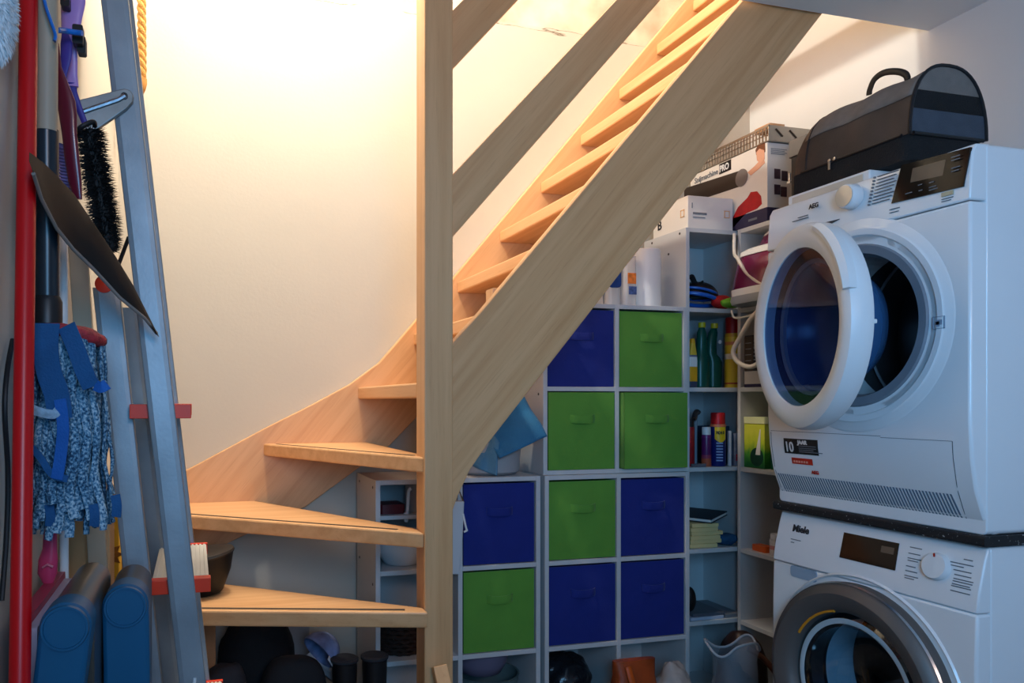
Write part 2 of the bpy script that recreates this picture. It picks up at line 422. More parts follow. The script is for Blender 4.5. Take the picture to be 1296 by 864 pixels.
dup(Bb, (c3, 2.446, .301), 'blue fabric bin in the bottom bin row, above the orange brown bag')
dup(Bb, (c1, 2.446, .603), 'blue fabric bin beside the newel post, below the blue cloth')
dup(Gb, (c1, 2.446, .301), 'green fabric bin beside the newel post, above the striped bucket')
# ============================================================ washer and dryer
def smoky(name, tint, rough=.02, mixf=.12):
    """clear tinted plastic or glass: see-through with a mirror-like surface"""
    m, nt, b = new_mat(name); L = nt.links.new
    tr = nt.nodes.new('ShaderNodeBsdfTransparent'); tr.inputs['Color'].default_value = (*tint, 1)
    gl = nt.nodes.new('ShaderNodeBsdfGlossy'); gl.inputs['Roughness'].default_value = rough
    fr = nt.nodes.new('ShaderNodeLayerWeight'); fr.inputs['Blend'].default_value = .5
    pw = nt.nodes.new('ShaderNodeMath'); pw.operation = 'POWER'; pw.inputs[1].default_value = 4; L(fr.outputs['Facing'], pw.inputs[0])
    ad = nt.nodes.new('ShaderNodeMath'); ad.operation = 'MULTIPLY_ADD'; ad.inputs[1].default_value = .7; ad.inputs[2].default_value = mixf; ad.use_clamp = True
    mx = nt.nodes.new('ShaderNodeMixShader')
    L(pw.outputs[0], ad.inputs[0]); L(ad.outputs[0], mx.inputs[0]); L(tr.outputs[0], mx.inputs[1]); L(gl.outputs[0], mx.inputs[2])
    L(mx.outputs[0], nt.nodes['Material Output'].inputs['Surface']); return m
tinted = smoky('tinted door glass', (.62,.70,.82), .02, .03)
bowl_clear = pbr('smoky blue bowl', (46,92,140), .22, var=.3, scale=3, alpha=.8)
glass_clear = smoky('clear washer glass', (.55,.68,.76), .03, .10)
def carve(o, cutters):
    for mb in cutters:
        c = mb.build('cut', white_enamel, keep=True)
        c.location = Vector((0,0,0)) - o.parent.location if False else Vector((0,0,0))
        bpy.context.view_layer.update()
        md = o.modifiers.new('b', 'BOOLEAN'); md.operation = 'DIFFERENCE'; md.object = c; md.solver = 'EXACT'
        bpy.context.view_layer.update()
        me = bpy.data.meshes.new_from_object(o.evaluated_get(bpy.context.evaluated_depsgraph_get()))
        o.modifiers.clear(); old = o.data; o.data = me; bpy.data.objects.remove(c)
        bpy.data.meshes.remove(old)
NX = (-1,0,0); UPV = (0,0,1); XT = (0,-1,0)
Y0, Y1 = 1.245, 1.845; YC = 1.545
def lerp_prof(prof, z):
    if z <= prof[0][1]: return prof[0][0]
    for (xa, za), (xb, zb) in zip(prof[:-1], prof[1:]):
        if za <= z <= zb: return xa+(xb-xa)*(z-za)/(zb-za)
    return prof[-1][0]
def skin(prof, y0, y1, z0, z1, off=.0012, th=.001, nz=8):
    """thin sheet lying on a curved appliance front"""
    m = MB()
    r = []
    for i in range(nz+1):
        z = z0+(z1-z0)*i/nz; x = lerp_prof(prof, z)
        r.append([Vector((x-off, y0, z)), Vector((x-off, y1, z)), Vector((x-off+th, y1, z)), Vector((x-off+th, y0, z))])
    return m.loft(r)
def fake_lines(m, y0, y1, zs, x, h=.0022):
    for z, k in zs: m.box(x-.0006, y1-(y1-y0)*k, z, x, y1, z+h)

dry = thing('tumble_dryer', 'white tumble dryer with its round door open, stacked on the washing machine', 'tumble dryer', (1.95,YC,.874))
DP = [(1.668,.874),(1.645,.91),(1.622,.97),(1.61,1.04),(1.605,1.12),(1.605,1.594)]
body = MB().rbox(1.648, Y0, .874, 2.27, Y1, 1.72, .012, 4, 'x').build('body', white_enamel, dry, smooth=True, bevel=.003)
front = MB().prism([(x, Y0+.002, z) for x, z in DP]+[(1.66,Y0+.002,1.594),(1.69,Y0+.002,.874)], (0, Y1-Y0-.004, 0)).build('front_panel', white_enamel, dry, bevel=.006, smooth=True)
DZ = 1.353
carve(front, [MB().lathe([(.20,-.3),(.20,.3)], axis_M((1.65,YC,DZ), NX), 64)])
carve(body, [MB().lathe([(.20,-.12),(.20,.3)], axis_M((1.72,YC,DZ), NX), 64), MB().lathe([(.27,-.25),(.27,.05)], axis_M((1.85,YC,DZ), NX), 64)])
pan = MB().prism([(1.604,Y0+.002,1.5965),(1.606,Y0+.002,1.64),(1.612,Y0+.002,1.70),(1.622,Y0+.002,1.718),(1.66,Y0+.002,1.72),(1.66,Y0+.002,1.5965)], (0, Y1-Y0-.004, 0)).build('control_panel', white_enamel, dry, bevel=.004, smooth=True)
PX = 1.6035
def face_poly(pix, X, th=.002):
    q = [on_x(a, b, X) for a, b in pix]; return MB().prism(q, (th,0,0))
def sheet_at(pix, xs, th=.003):
    q = [on_x(a, b, x) for (a, b), x in zip(pix, xs)]; return MB().prism(q, (th,0,0))
dsp = sheet_at([(1141,209),(1228,186),(1219,236),(1128,257.5)], (1.608,1.608,1.602,1.602), .006).build('display', black_gloss, dry)
sheet_at([(1155,213),(1197,201.5),(1193,222),(1152,231)], (1.6065,1.6065,1.6045,1.6045), .002).build('screen', pbr('unlit screen',(92,78,66),.15,var=.15,scale=14), dsp)
m = MB()
for (a, b, w) in ((1162,235,7),(1176,232,8),(1163,242,6),(1176,238,12),(1176,241.5,14),(1204,200,14),(1204,204,14),(1204,214,14),(1204,218,12),(1146,246,12)):
    q = on_x(a, b, 1.6022); m.box(1.6012, q.y-.0014*w, q.z, 1.6026, q.y, q.z+.002)
m.build('display_print', grey_ink, dsp)
# programme knob
q = on_x(1078, 249, 1.60)
kn = MB().lathe([(.0,0),(.030,0),(.032,.004),(.030,.026),(.0275,.030),(.0,.030)], axis_M((1.606,q.y,q.z), NX), 48).build('programme_knob', white_plastic, dry, smooth=True)
MB().lathe([(.0,.0302),(.026,.0302),(.026,.032),(.0,.033)], axis_M((1.606,q.y,q.z), NX), 48).build('knob_cap', pbr('satin steel cap',(214,208,196),.3,.6,var=.03), kn, smooth=True)
q = on_x(1024, 262, 1.603); writing('AEG', .017, (1.6025,q.y,q.z-.006), XT, UPV, ink, dry, bold=.0006)
m = MB()
for i in range(9):
    q = on_x(1106-i*.9, 226+i*4.3, 1.604); m.box(1.6018, q.y-.004, q.z, 1.607, q.y, q.z+.004)
    q2 = on_x(1111-i*.9, 224.5+i*4.3, 1.604); m.box(1.602, q2.y-.055+.004*(i%3), q2.z+.001, 1.607, q2.y, q2.z+.0025)
m.build('programme_list', grey_ink, dry)
for rows in (((1003,281,42),(1010,276,26)),((1126,266,20),(1126,270,18)),((1192,253,20),(1192,256,16))):
    m = MB()
    for a, b, w in rows:
        q = on_x(a, b, 1.6035); m.box(1.602, q.y-.0013*w, q.z, 1.606, q.y, q.z+.0016)
    m.build('panel_print', grey_ink, dry)
q = on_x(1192, 246, 1.603); MB().box(1.6015, q.y-.026, q.z-.006, 1.605, q.y, q.z+.003).build('badge', pbr('beige badge',(200,184,150),.5), dry)
# finger recess left of the panel
face_poly([(1001,300),(1003,294),(1024,286),(1062,277),(1044,287),(1022,294)], 1.6025, .004).build('drawer_grip', pbr('dark grip hollow',(40,48,58),.5), dry)
# ring around the opening
AM = axis_M((1.606,YC,DZ), NX, (0,-1,0))
MB().lathe([(.178,-.03),(.182,-.01),(.205,-.004),(.210,.001),(.222,.001),(.226,.006),(.240,.007),(.245,.003),(.262,.003),(.267,0),(.267,-.01),(.178,-.04),(.178,-.03)], AM, 72, caps=False).build('opening_ring', white_enamel, dry, smooth=True)
MB().lathe([(.172,-.02),(.180,.004),(.200,.006),(.206,-.002),(.206,-.02),(.172,-.03),(.172,-.02)], AM, 72, caps=False).build('door_seal', pbr('grey seal',(120,128,138),.5), dry, smooth=True)
drum = MB().lathe([(.176,-.035),(.25,-.06),(.25,-.42),(.0,-.42)], AM, 64, caps=False).build('drum', pbr('dark steel drum',(120,120,124),.35,.6,var=.15,scale=10), dry, smooth=True)
m = MB()
for r, d in ((.19,-.05),(.21,-.07),(.235,-.12),(.235,-.2),(.235,-.3)):
    m.tube(arc((1.606-d,YC,DZ), r, 0, 2*math.pi, 64, (0,1,0), UPV), .004, 6)
m.build('drum_ribs', pbr('pale steel rib',(200,204,210),.3,.4), drum, smooth=True)
q = on_x(1189, 408, 1.602)
m = MB()
for a, b, c_, d_ in ((-.022,-.022,.022,-.0205),(-.022,.0205,.022,.022),(-.022,-.022,-.0205,.022),(.0205,-.022,.022,.022),(-.014,-.008,.010,.010),(-.004,-.014,.012,.004)):
    m.box(1.5985, q.y+a*.62, q.z+b*.62, 1.6015, q.y+c_*.62, q.z+d_*.62)
m.build('pictogram', pbr('faint grey print',(136,150,168),.6), dry)
# open door: hinged on the far side
AL = math.radians(18); e = Vector((-math.sin(AL), -math.cos(AL), 0)); nrm = Vector((-math.cos(AL), math.sin(AL), 0)); RD = .257
cd = Vector((1.590,1.808,DZ-.004)) + e*RD
DM = axis_M(cd, nrm, e)
door = MB().lathe([(.196,.0),(.250,.0),(.257,.012),(.258,.034),(.252,.05),(.238,.057),(.215,.055),(.198,.048),(.196,.03),(.196,0)], DM, 72, caps=False).build('door', white_plastic, dry, smooth=True)
MB().lathe([(.0,.041),(.197,.041),(.197,.045),(.0,.046)], DM, 64, caps=False).build('door_glass', tinted, door, smooth=True)
MB().lathe([(.197,.006),(.168,.004),(.160,-.02),(.148,-.07),(.12,-.105),(.07,-.118),(.0,-.12)], DM, 64, caps=False).build('door_bowl', bowl_clear, door, smooth=True)
MB().lathe([(.160,.012),(.170,.016),(.172,.006),(.162,.002),(.160,.012)], DM, 64, caps=False).build('bowl_rim', grey_plastic, door, smooth=True)
MB().lathe([(.197,.014),(.172,.012),(.172,.018),(.197,.02),(.197,.014)], DM, 64, caps=False).build('door_inner_trim', black_plastic, door, smooth=True)
m = MB()
rr = []
for i in range(13):
    a = math.radians(14+50*i/12); w = math.sin(math.pi*i/12)**.5*.016+.002
    rad = lambda r, h: cd + e*(r*math.cos(a)) + Vector((0,0,1))*(r*math.sin(a)) + nrm*h
    rr.append([rad(.249,.045), rad(.259+w*.5,.038), rad(.262+w*.5,.056), rad(.256,.066), rad(.246,.064)])
m.loft(rr).build('door_grip', white_plastic, door, smooth=True)
hp = cd + e*.19 + nrm*(-.015)
MB().box(-.022,-.006,-.005,.022,.006,.005, axis_M(hp-Vector((0,0,.005)), (0,0,1), nrm)).build('door_latch', white_plastic, door, bevel=.002)
# lower access flap, grille, stickers
dark_gap = pbr('panel gap', (70,80,92), .7)
m = MB()
for z0, z1, ya, yb in ((1.0755,1.0765,1.29,1.47),(1.079,1.080,1.47,1.832),(.887,.888,1.29,1.832)):
    m2 = skin(DP, ya, yb, z0, z1, .0006, .0006, 1); m.bm.free() if False else None
    t = bpy.data.meshes.new('t'); m2.bm.to_mesh(t); m.bm.from_mesh(t); bpy.data.meshes.remove(t); m2.bm.free()
for y in (1.289, 1.831):
    m2 = skin(DP, y, y+.0012, .887, 1.076, .0006, .0006, 10); t = bpy.data.meshes.new('t'); m2.bm.to_mesh(t); m.bm.from_mesh(t); bpy.data.meshes.remove(t); m2.bm.free()
m.build('flap_seam', dark_gap, dry)
m = MB()
for i in range(62):
    y = 1.302+i*.00845
    m2 = skin(DP, y, y+.0042, .900, .957, .0007, .0007, 4)
    # slots lean slightly
    for v in m2.bm.verts: v.co.y += (v.co.z-.93)*.18
    t = bpy.data.meshes.new('t'); m2.bm.to_mesh(t); m.bm.from_mesh(t); bpy.data.meshes.remove(t); m2.bm.free()
m.build('vent_grille', pbr('vent slots', (96,116,136), .6), dry)
q0 = on_x(991, 552, 1.606); q1 = on_x(1036, 575, 1.612)
blk = skin(DP, q1.y, q0.y, 1.018, 1.060, .0012).build('warranty_sticker', pbr('black sticker',(24,24,26),.45), dry)
def tang(z): 
    a = lerp_prof(DP, z-.01); b = lerp_prof(DP, z+.01); return Vector((b-a, 0, .02)).normalized()
def wr_front(t, size, y, z, mat, par, bold=.0004, sx=1): return writing(t, size, (lerp_prof(DP,z)-.0022, y, z), XT, tang(z), mat, par, bold=bold, sx=sx)
wr_front('10', .040, q0.y-.004, 1.0235, white_ink, blk, .0006, .8)
wr_front('JAAR', .0145, q0.y-.052, 1.046, white_ink, blk, .0008)
m = MB()
for z, w in ((1.040,.06),(1.034,.06),(1.029,.05),(1.024,.08)):
    x = lerp_prof(DP, z)-.0014; m.box(x-.0006, q0.y-.054-w, z, x, q0.y-.054, z+.002)
m.build('sticker_print', grey_ink, blk)
rs = skin(DP, q0.y-.095, q0.y-.022, .990, 1.007, .0012).build('energy_sticker', red_plastic, dry)
m = MB()
for i in range(6):
    z = .994; x = lerp_prof(DP, z)-.0012; m.box(x-.001, q0.y-.034-i*.009, z, x+.001, q0.y-.028-i*.009, z+.009)
m.build('sticker_print', pbr('pale red print',(232,150,130),.6), rs)
wr_front('AEG', .013, q0.y-.088, .967, red_plastic, dry, .0005)

# tray, mat, bag
tr = thing('lid', 'flat white lid lying between the dryer and the black carrier bag', 'lid', (1.82,1.69,1.721))
MB().box(1.667,1.556,1.721,1.97,1.832,1.757).build('body', white_plastic, tr, bevel=.004)
MB().box(1.6655,1.575,1.728,1.668,1.815,1.750).build('front_recess', pbr('beige recess',(206,196,180),.6), tr, bevel=.001)
matm, nt, b_ = new_mat('speckled black rubber')
tc = nt.nodes.new('ShaderNodeTexCoord'); n_ = nt.nodes.new('ShaderNodeTexNoise'); n_.inputs['Scale'].default_value = 160
nt.links.new(tc.outputs['Object'], n_.inputs['Vector']); r_ = ramp(nt, [(.66,(.008,.008,.010)),(.74,(.5,.5,.5))]); nt.links.new(n_.outputs['Fac'], r_.inputs['Fac'])
nt.links.new(r_.outputs['Color'], b_.inputs['Base Color']); b_.inputs['Roughness'].default_value = .7
tag(MB().rbox(1.632,1.238,.8505,2.27,1.852,.8735,.006,3,'y').build('anti_vibration_mat', matm), 'speckled black rubber mat between the dryer and the washing machine', 'mat')

bag = thing('carrier_bag', 'black soft-sided carrier bag with mesh windows lying on top of the dryer', 'bag', (1.815,1.66,1.757))
grey_mesh = pbr('grey mesh cloth', (122,114,108), .75, var=.12, scale=30, bump=.3, bscale=500)  # mesh grey lightened to carry the lamp's sheen on the top panel
brown_mesh = pbr('dark see-through mesh', (66,56,52), .6, var=.3, scale=8, bump=.2, bscale=400)
bx0, bx1, by0, by1, bz0 = 1.69, 1.935, 1.465, 1.855, 1.758
MB().rbox(bx0, by0, bz0, bx1, by1, bz0+.062, .03, 5, 'z').build('base', black_cloth, bag, smooth=True)
def arch(y, ins, z0, grow=0):
    pts = []
    w = (bx1-bx0)/2-ins; cx = (bx0+bx1)/2; hh = .177-ins*.6
    for i in range(25):
        a = math.pi*i/24; cs = math.cos(a); sn = math.sin(a)
        pts.append(Vector((cx - w*math.copysign(abs(cs)**.82, cs)*(1+grow), y, z0+hh*abs(sn)**.88*(1+grow))))
    return pts
zb = bz0+.063
rings = []
for i in range(21):
    f = i/20; y = by0+(by1-by0)*f; ins = .022*max(0, (f-.85)/.15)**2 + .006*math.sin(f*9)**2
    r = arch(y, ins, zb); 
    if f > .82:
        k = (f-.82)/.18
        for v in r: v.z = zb+(v.z-zb)*(1-.16*k*k)
    else:
        for v in r: v.z += .003*noise.noise(v*14)
    rings.append(r)
MB().loft(rings).build('shell', [brown_mesh], bag, smooth=True)
m = MB(); t2 = []
for r in rings[:-2]:
    t2.append([ (v+Vector((v.x-1.8125,0,v.z-zb)).normalized()*.0016) for v in r[4:20]])
m.loft(t2, caps=False, closed=False).build('top_panel', grey_mesh, bag, smooth=True, solid=.001)
end = arch(by0-.0015, .003, zb)
def slice_end(za, zb_, name, mat, off=.001):
    pts = [p for p in end]
    # polygon between two heights clipped from the arch
    L = []; Rr = []
    N = 12
    for i in range(N+1):
        z = za+(zb_-za)*i/N; xs = []
        for p, q in zip(pts[:-1], pts[1:]):
            if (p.z-z)*(q.z-z) <= 0 and abs(p.z-q.z) > 1e-9: xs.append(p.x+(q.x-p.x)*(z-p.z)/(q.z-p.z))
        if len(xs) >= 2: L.append(Vector((min(xs), by0-off, z))); Rr.append(Vector((max(xs), by0-off, z)))
    MB().prism(L+Rr[::-1], (0,.001,0)).build(name, mat, bag)
ztop = max(p.z for p in end)
slice_end(zb+.004, zb+.062, 'end_lower_panel', pbr('slate cloth',(66,74,86),.75,var=.1,scale=25,bump=.3,bscale=400))
slice_end(zb+.063, zb+.108, 'end_mesh_window', black_cloth)
slice_end(zb+.109, ztop-.002, 'end_upper_panel', grey_mesh)
m = MB(); m.tube([p+Vector((0,-.002,0)) for p in arch(by0, 0, zb)], .0042, 8); m.tube([p for p in rings[17]], .0036, 8)
m.tube([(bx0-.001,by0+.02,zb),(bx0-.001,by1-.05,zb)], .004, 8); m.tube([(bx0+.01,by0-.002,zb),(bx1-.01,by0-.002,zb)], .005, 8)
m.build('piping', black_plastic, bag, smooth=True)
zp = MB()
for y in (1.700, 1.683):
    zp.lathe([(.0,0),(.005,.001),(.005,.004),(.0,.005)], axis_M((bx0-.004,y,zb+.003), NX), 12)
zp.box(bx0-.007,1.697,zb-.022,bx0-.004,1.705,zb+.002)
zp.box(bx0-.004,1.845,zb-.01,bx0+.0,1.852,zb+.012); zp.box(bx0-.006,1.842,zb-.018,bx0-.002,1.856,zb-.012)
zp.build('zip_puller', steel, bag, bevel=.0006)
hz = ztop-.012
MB().tube(spline([on_x(a_, b_2, 1.80) for a_, b_2 in ((1149,101),(1146,94),(1135,90.5),(1119,92),(1107,100),(1101,113),(1100,120))], 6), .009, 10, flat=.4, flatdir=(1,0,0)).build('handle', black_plastic, bag, smooth=True)

# washing machine
was = thing('washing_machine', 'white front-loading washing machine with a dark grey door ring under the dryer', 'washing machine', (1.95,YC,0))
WP = [(1.622,.06),(1.622,.60),(1.624,.706)]
wb = MB().rbox(1.66, Y0, .02, 2.27, Y1, .85, .012, 4, 'x').build('body', white_enamel, was, smooth=True, bevel=.003)
wf = MB().prism([(1.626,Y0+.002,.06),(1.622,Y0+.002,.2),(1.622,Y0+.002,.6),(1.625,Y0+.002,.704),(1.67,Y0+.002,.704),(1.67,Y0+.002,.06)], (0,Y1-Y0-.004,0)).build('front_panel', white_enamel, was, bevel=.006, smooth=True)
WPX = [(1.624,.7055),(1.630,.75),(1.646,.815),(1.655,.845)]
MB().prism([(x,Y0+.002,z) for x, z in WPX]+[(1.67,Y0+.002,.848),(1.67,Y0+.002,.7055)], (0,Y1-Y0-.004,0)).build('control_panel', white_enamel, was, bevel=.004, smooth=True)
MB().rbox(1.70, Y0+.01, .0, 2.25, Y1-.01, .03, .02).build('plinth', grey_plastic, was)
WZ = .440
carve(wf, [MB().lathe([(.19,-.3),(.19,.3)], axis_M((1.65,YC,WZ), NX), 64)])
carve(wb, [MB().lathe([(.19,-.12),(.19,.3)], axis_M((1.72,YC,WZ), NX), 64), MB().lathe([(.27,-.25),(.27,.05)], axis_M((1.85,YC,WZ), NX), 64)])
WM = axis_M((1.622,YC,WZ), NX, (0,-1,0))
ringm = pbr('graphite metal ring', (104,99,96), .5, .35, var=.05)
wd = MB().lathe([(.262,-.002),(.264,.02),(.254,.040),(.236,.050),(.205,.044),(.188,.026),(.185,.004),(.184,-.002),(.262,-.002)], WM, 96, caps=False).build('door', ringm, was, smooth=True)
MB().lathe([(.262,.022),(.2635,.026),(.2605,.031),(.259,.027),(.262,.022)], WM, 96, caps=False).build('chrome_line', steel, wd, smooth=True)
MB().lathe([(.276,-.001),(.280,.004),(.285,-.001),(.276,-.001)], WM, 96, caps=False).build('ring_recess', white_enamel, wd, smooth=True)
MB().lathe([(.184,.012),(.172,.020),(.150,.012),(.142,-.02),(.128,-.065),(.10,-.09),(.05,-.10),(.0,-.10)], WM, 72, caps=False).build('door_glass', glass_clear, wd, smooth=True)
MB().lathe([(.172,.0205),(.165,.022),(.158,.019),(.165,.016),(.172,.0205)], WM, 72, caps=False).build('glass_rim', pbr('pale glass rim',(178,196,206),.12,var=.03), wd, smooth=True)
q0 = on_x(1008,797,1.59); q1 = on_x(1055,772,1.59)
a0 = math.atan2(q0.z-WZ, q0.y-YC); a1 = math.atan2(q1.z-WZ, q1.y-YC)
MB().tube(arc((1.592,YC,WZ), .190, a0, a1, 14, (0,1,0), UPV), .0035, 8).build('orange_grip_strip', pbr('orange strip',(226,150,40),.4), wd, smooth=True)
drum2 = MB().lathe([(.183,-.002),(.186,-.03),(.165,-.05),(.165,-.06),(.25,-.075),(.25,-.44),(.0,-.44)], WM, 64, caps=False).build('drum', pbr('drum interior',(58,64,72),.3,.8,var=.2,scale=40), was, smooth=True)
m = MB()
for k in range(3):
    a = .6+k*2.094
    m.tube([(1.70,YC+.235*math.cos(a),WZ+.235*math.sin(a)),(2.04,YC+.235*math.cos(a+.3),WZ+.235*math.sin(a+.3))], .022, 10)
m.build('drum_paddle', steel, drum2, smooth=True)
# panel fittings
def wx(z): return lerp_prof(WPX, z)
def on_wp(px, py):
    p = on_x(px, py, 1.64)
    for _ in range(4): p = on_x(px, py, wx(p.z))
    return p
wt = Vector((wx(.82)-wx(.76), 0, .06)).normalized()
wn = Vector((-wt.z, 0, wt.x))
q = on_wp(1003, 671.5); writing('Miele', .027, q+wn*.0008, XT, wt, ink, was, bold=.0009)
for nm, rows in (('model_print', ((1001,682,.036),(1001,686,.012))),
                 ('programme_list', ((1152,692.5,.030),(1150,700,.030),(1149,706,.034),(1149,709,.026),(1147,716,.024),(1146,722,.03),(1145,728,.034),(1145,731,.024))),
                 ('programme_list', ((1220,708,.02),(1203,711,.052),(1203,715,.03),(1207,721,.04),(1208,727,.038),(1207,732,.044),(1206,735,.044),(1205,738.5,.04),(1204,741,.044),(1203,747,.044)))):
    m = MB()
    for a, b, w in rows:
        q = on_wp(a, b); m.box(q.x-.0008, q.y-w, q.z, q.x+.0015, q.y, q.z+.0022)
    m.build(nm, grey_ink, was)
q = [on_wp(*p) for p in ((1069,673.5),(1138.5,687.5),(1133,722),(1063,705))]
wdsp = MB().prism([p+wn*.002 for p in q], -wn*.004).build('display', black_gloss, was)
q = [on_wp(*p) for p in ((1117,690.5),(1133,693.5),(1131.5,702),(1115.5,698.5))]
MB().prism([p+wn*.003 for p in q], -wn*.002).build('screen', pbr('unlit screen',(92,78,66),.15), wdsp)
q = on_wp(1187, 717)
wk = MB().lathe([(.0,0),(.031,0),(.031,.010),(.028,.016),(.0,.017)], axis_M(q-wn*.001, wn), 48).build('programme_knob', white_plastic, was, smooth=True)
p = q+wt*.024+wn*.0172
MB().box(p.x-.001,p.y-.0015,p.z-.004,p.x+.001,p.y+.0015,p.z+.004).build('knob_mark', red_plastic, wk)
m = MB()
q0 = on_wp(1001,719); q1 = on_wp(1034,727)
m.rbox(q0.x-.002, q1.y, q0.z-.020, q0.x+.02, q0.y, q0.z+.010, .009, 4, 'x')
m.build('drawer_grip', pbr('grip hollow',(150,170,190),.4), was)
# ============================================================ things on and in the shelves
def lab_box(mb_owner, x0, y, z0, x1, z1, mat, name='label', th=.0012):
    return MB().box(x0, y-th, z0, x1, y+.0004, z1).build(name, mat, mb_owner)
paper = pbr('white card', (226,220,212), .7, var=.04)
# --- white carton on the tall shelf
cz = 1.8165
ct = thing('carton', 'white carton with small orange squares on top of the tall narrow shelf', 'box', (1.893,2.58,cz))
MB().box(1.793,2.468,cz,1.992,2.69,cz+.122).build('body', paper, ct, bevel=.002)
orange = pbr('orange print', (226,176,120), .7)
for (x, y, face) in ((1.965,2.4672,'f'),(1.7922,2.50,'s')):
    m = MB()
    for a, b, c_, d_ in ((-.012,-.014,.012,-.011),(-.012,.011,.012,.014),(-.012,-.014,-.009,.014),(.009,-.014,.012,.014)):
        if face == 'f': m.box(x+a, y-.0006, cz+.06+b, x+c_, y+.001, cz+.06+d_)
        else: m.box(x-.0006, y+a, cz+.06+b, x+.001, y+c_, cz+.06+d_)
    m.build('orange_square', orange, ct)
m = MB(); m.box(1.815,2.4665,cz+.052,1.875,2.469,cz+.060); m.box(1.815,2.4665,cz+.040,1.868,2.469,cz+.043); m.box(1.81,2.4665,cz+.075,1.813,2.469,cz+.095); m.build('print', grey_ink, ct)
writing('B', .05, (1.7920,2.66,cz+.03), (0,-1,0), UPV, ink, ct, bold=.001); writing('W', .034, (1.7920,2.655,cz+.085), (0,-1,0), UPV, ink, ct, bold=.001)
# --- slicer carton
sz = 1.8165
sx, sy0, sy1, sh = 2.003, 2.30, 2.74, .285
sc_ = thing('appliance_carton', 'printed kitchen slicer carton reading PRO standing in the corner on the shelves', 'box', (2.07,2.52,sz))
MB().box(sx, sy0, sz, sx+.15, sy1, sz+sh).build('body', paper, sc_, bevel=.002)
navy = pbr('navy print', (48,42,74), .6, var=.1)
MB().box(sx-.0012, sy0, sz, sx+.001, sy1, sz+.05).build('navy_band', navy, sc_)
MB().box(sx, sy0-.0012, sz, sx+.15, sy0+.001, sz+.05).build('navy_band', navy, sc_)
XD = (0,-1,0)
qa, qb = on_x(910.5,219.5,sx), on_x(925.5,203.5,sx); bz_a = (qa.z+qb.z)/2-.019; bz_b = bz_a+.040
writing('Snijmachine', .031, (sx-.0014, qa.y+.006, bz_a+.006), XD, UPV, grey_ink, sc_, bold=.0005, align='RIGHT', sx=1.0)
bl = MB().box(sx-.0014, qb.y, bz_a, sx+.001, qa.y, bz_b).build('badge', black_plastic, sc_)
writing('PRO', .035, (sx-.0022, qa.y-.003, bz_a+.008), XD, UPV, white_ink, bl, bold=.001, sx=.92*(qa.y-qb.y)/.078)
# printed picture of the machine: dark barrel with pale end, red food, a person's head
dk = pbr('printed dark grey', (52,42,36), .6, var=.1)
def pic(pts, name, mat, th=.0012):
    return MB().prism([on_x(a, b, sx-th) for a, b in pts], (th+.0004,0,0)).build(name, mat, sc_)
be_ = on_x(939, 225, sx)
pic([(858,241),(939,215),(944,226),(939,235),(858,262)], 'printed_barrel', dk)
MB().lathe([(.0,0),(.033,0),(.033,.0016),(.0,.0016)], axis_M((sx-.001,be_.y,be_.z), NX), 32).build('printed_barrel_end', pbr('printed mid grey',(120,112,108),.6), sc_)
pic([(925,280),(934,262),(946,250),(950,243),(958,242),(963,248),(964,258),(958,264),(944,270),(926,290)], 'printed_red_shape', pbr('printed red',(176,24,26),.6,var=.2,scale=30))
pic([(946,218),(955,210),(966,198),(968,206),(960,214),(950,222)], 'printed_arm', pbr('printed skin',(222,166,136),.6))
pic([(956,190),(960,182),(968,178.5),(968.4,192),(962,196),(957,196)], 'printed_hair', pbr('printed brown',(112,66,40),.6))
pic([(957,193),(961,188),(967,190),(967.5,201),(963,207),(958,203)], 'printed_face', pbr('printed skin',(222,166,136),.6), .0018)
writing('D', .036, (sx+.045, sy0-.0016, sz+.010), (1,0,0), UPV, white_ink, sc_, bold=.001)
m = MB(); m.box(sx-.002, sy0+.05, sz+.018, sx, sy0+.095, sz+.026); m.build('band_print', grey_ink, sc_)
m = MB()
for x, z in ((.03,.155),(.062,.15),(.03,.098),(.058,.092)):
    m.box(sx+x, sy0-.0012, sz+z, sx+x+.026, sy0+.001, sz+z+.036)
m.build('printed_photo', pbr('printed plum',(58,34,48),.6,var=.3,scale=80), sc_)
m = MB()
for i in range(4): m.box(sx+.015, sy0-.001, sz+.262-i*.006, sx+.085-.01*(i%2), sy0+.001, sz+.264-i*.006)
m.build('print', grey_ink, sc_)
# --- perforated metal tray on the carton
pz = sz+sh+.0015
mt = thing('metal_tray', 'perforated silver metal tray lying on the slicer carton', 'tray', (2.1,2.5,pz))
silver = pbr('silver sheet', (176,170,160), .35, .9, var=.1)
m = MB()
tx0, tx1, ty0, ty1, th_ = 2.0, 2.235, 2.29, 2.73, .058
m.box(tx0,ty0,pz,tx1,ty1,pz+.003); m.box(tx0,ty0,pz+.003,tx1,ty0+.003,pz+th_); m.box(tx0,ty1-.003,pz+.003,tx1,ty1,pz+th_); m.box(tx1-.003,ty0+.003,pz+.003,tx1,ty1-.003,pz+th_)
m.build('sheet', silver, mt, bevel=.001)
m = MB()
for i in range(26):
    y = ty0+.012+i*.0163
    m.box(tx0, y, pz+.003, tx0+.003, y+.006, pz+th_-.006)
m.box(tx0,ty0,pz+.022,tx0+.003,ty1,pz+.026); m.box(tx0,ty0,pz+.040,tx0+.003,ty1,pz+.043); m.box(tx0-.001,ty0,pz+th_-.007,tx0+.004,ty1,pz+th_+.001)
m.build('perforated_side', silver, mt)
m = MB()
for x in (.03,.09):
    m.tube([(tx0+x,ty0-.0015,pz+.045),(tx0+x+.03,ty0-.0015,pz+.020)], .003, 6)
m.build('slot', pbr('dark slot',(70,52,40),.7), mt)
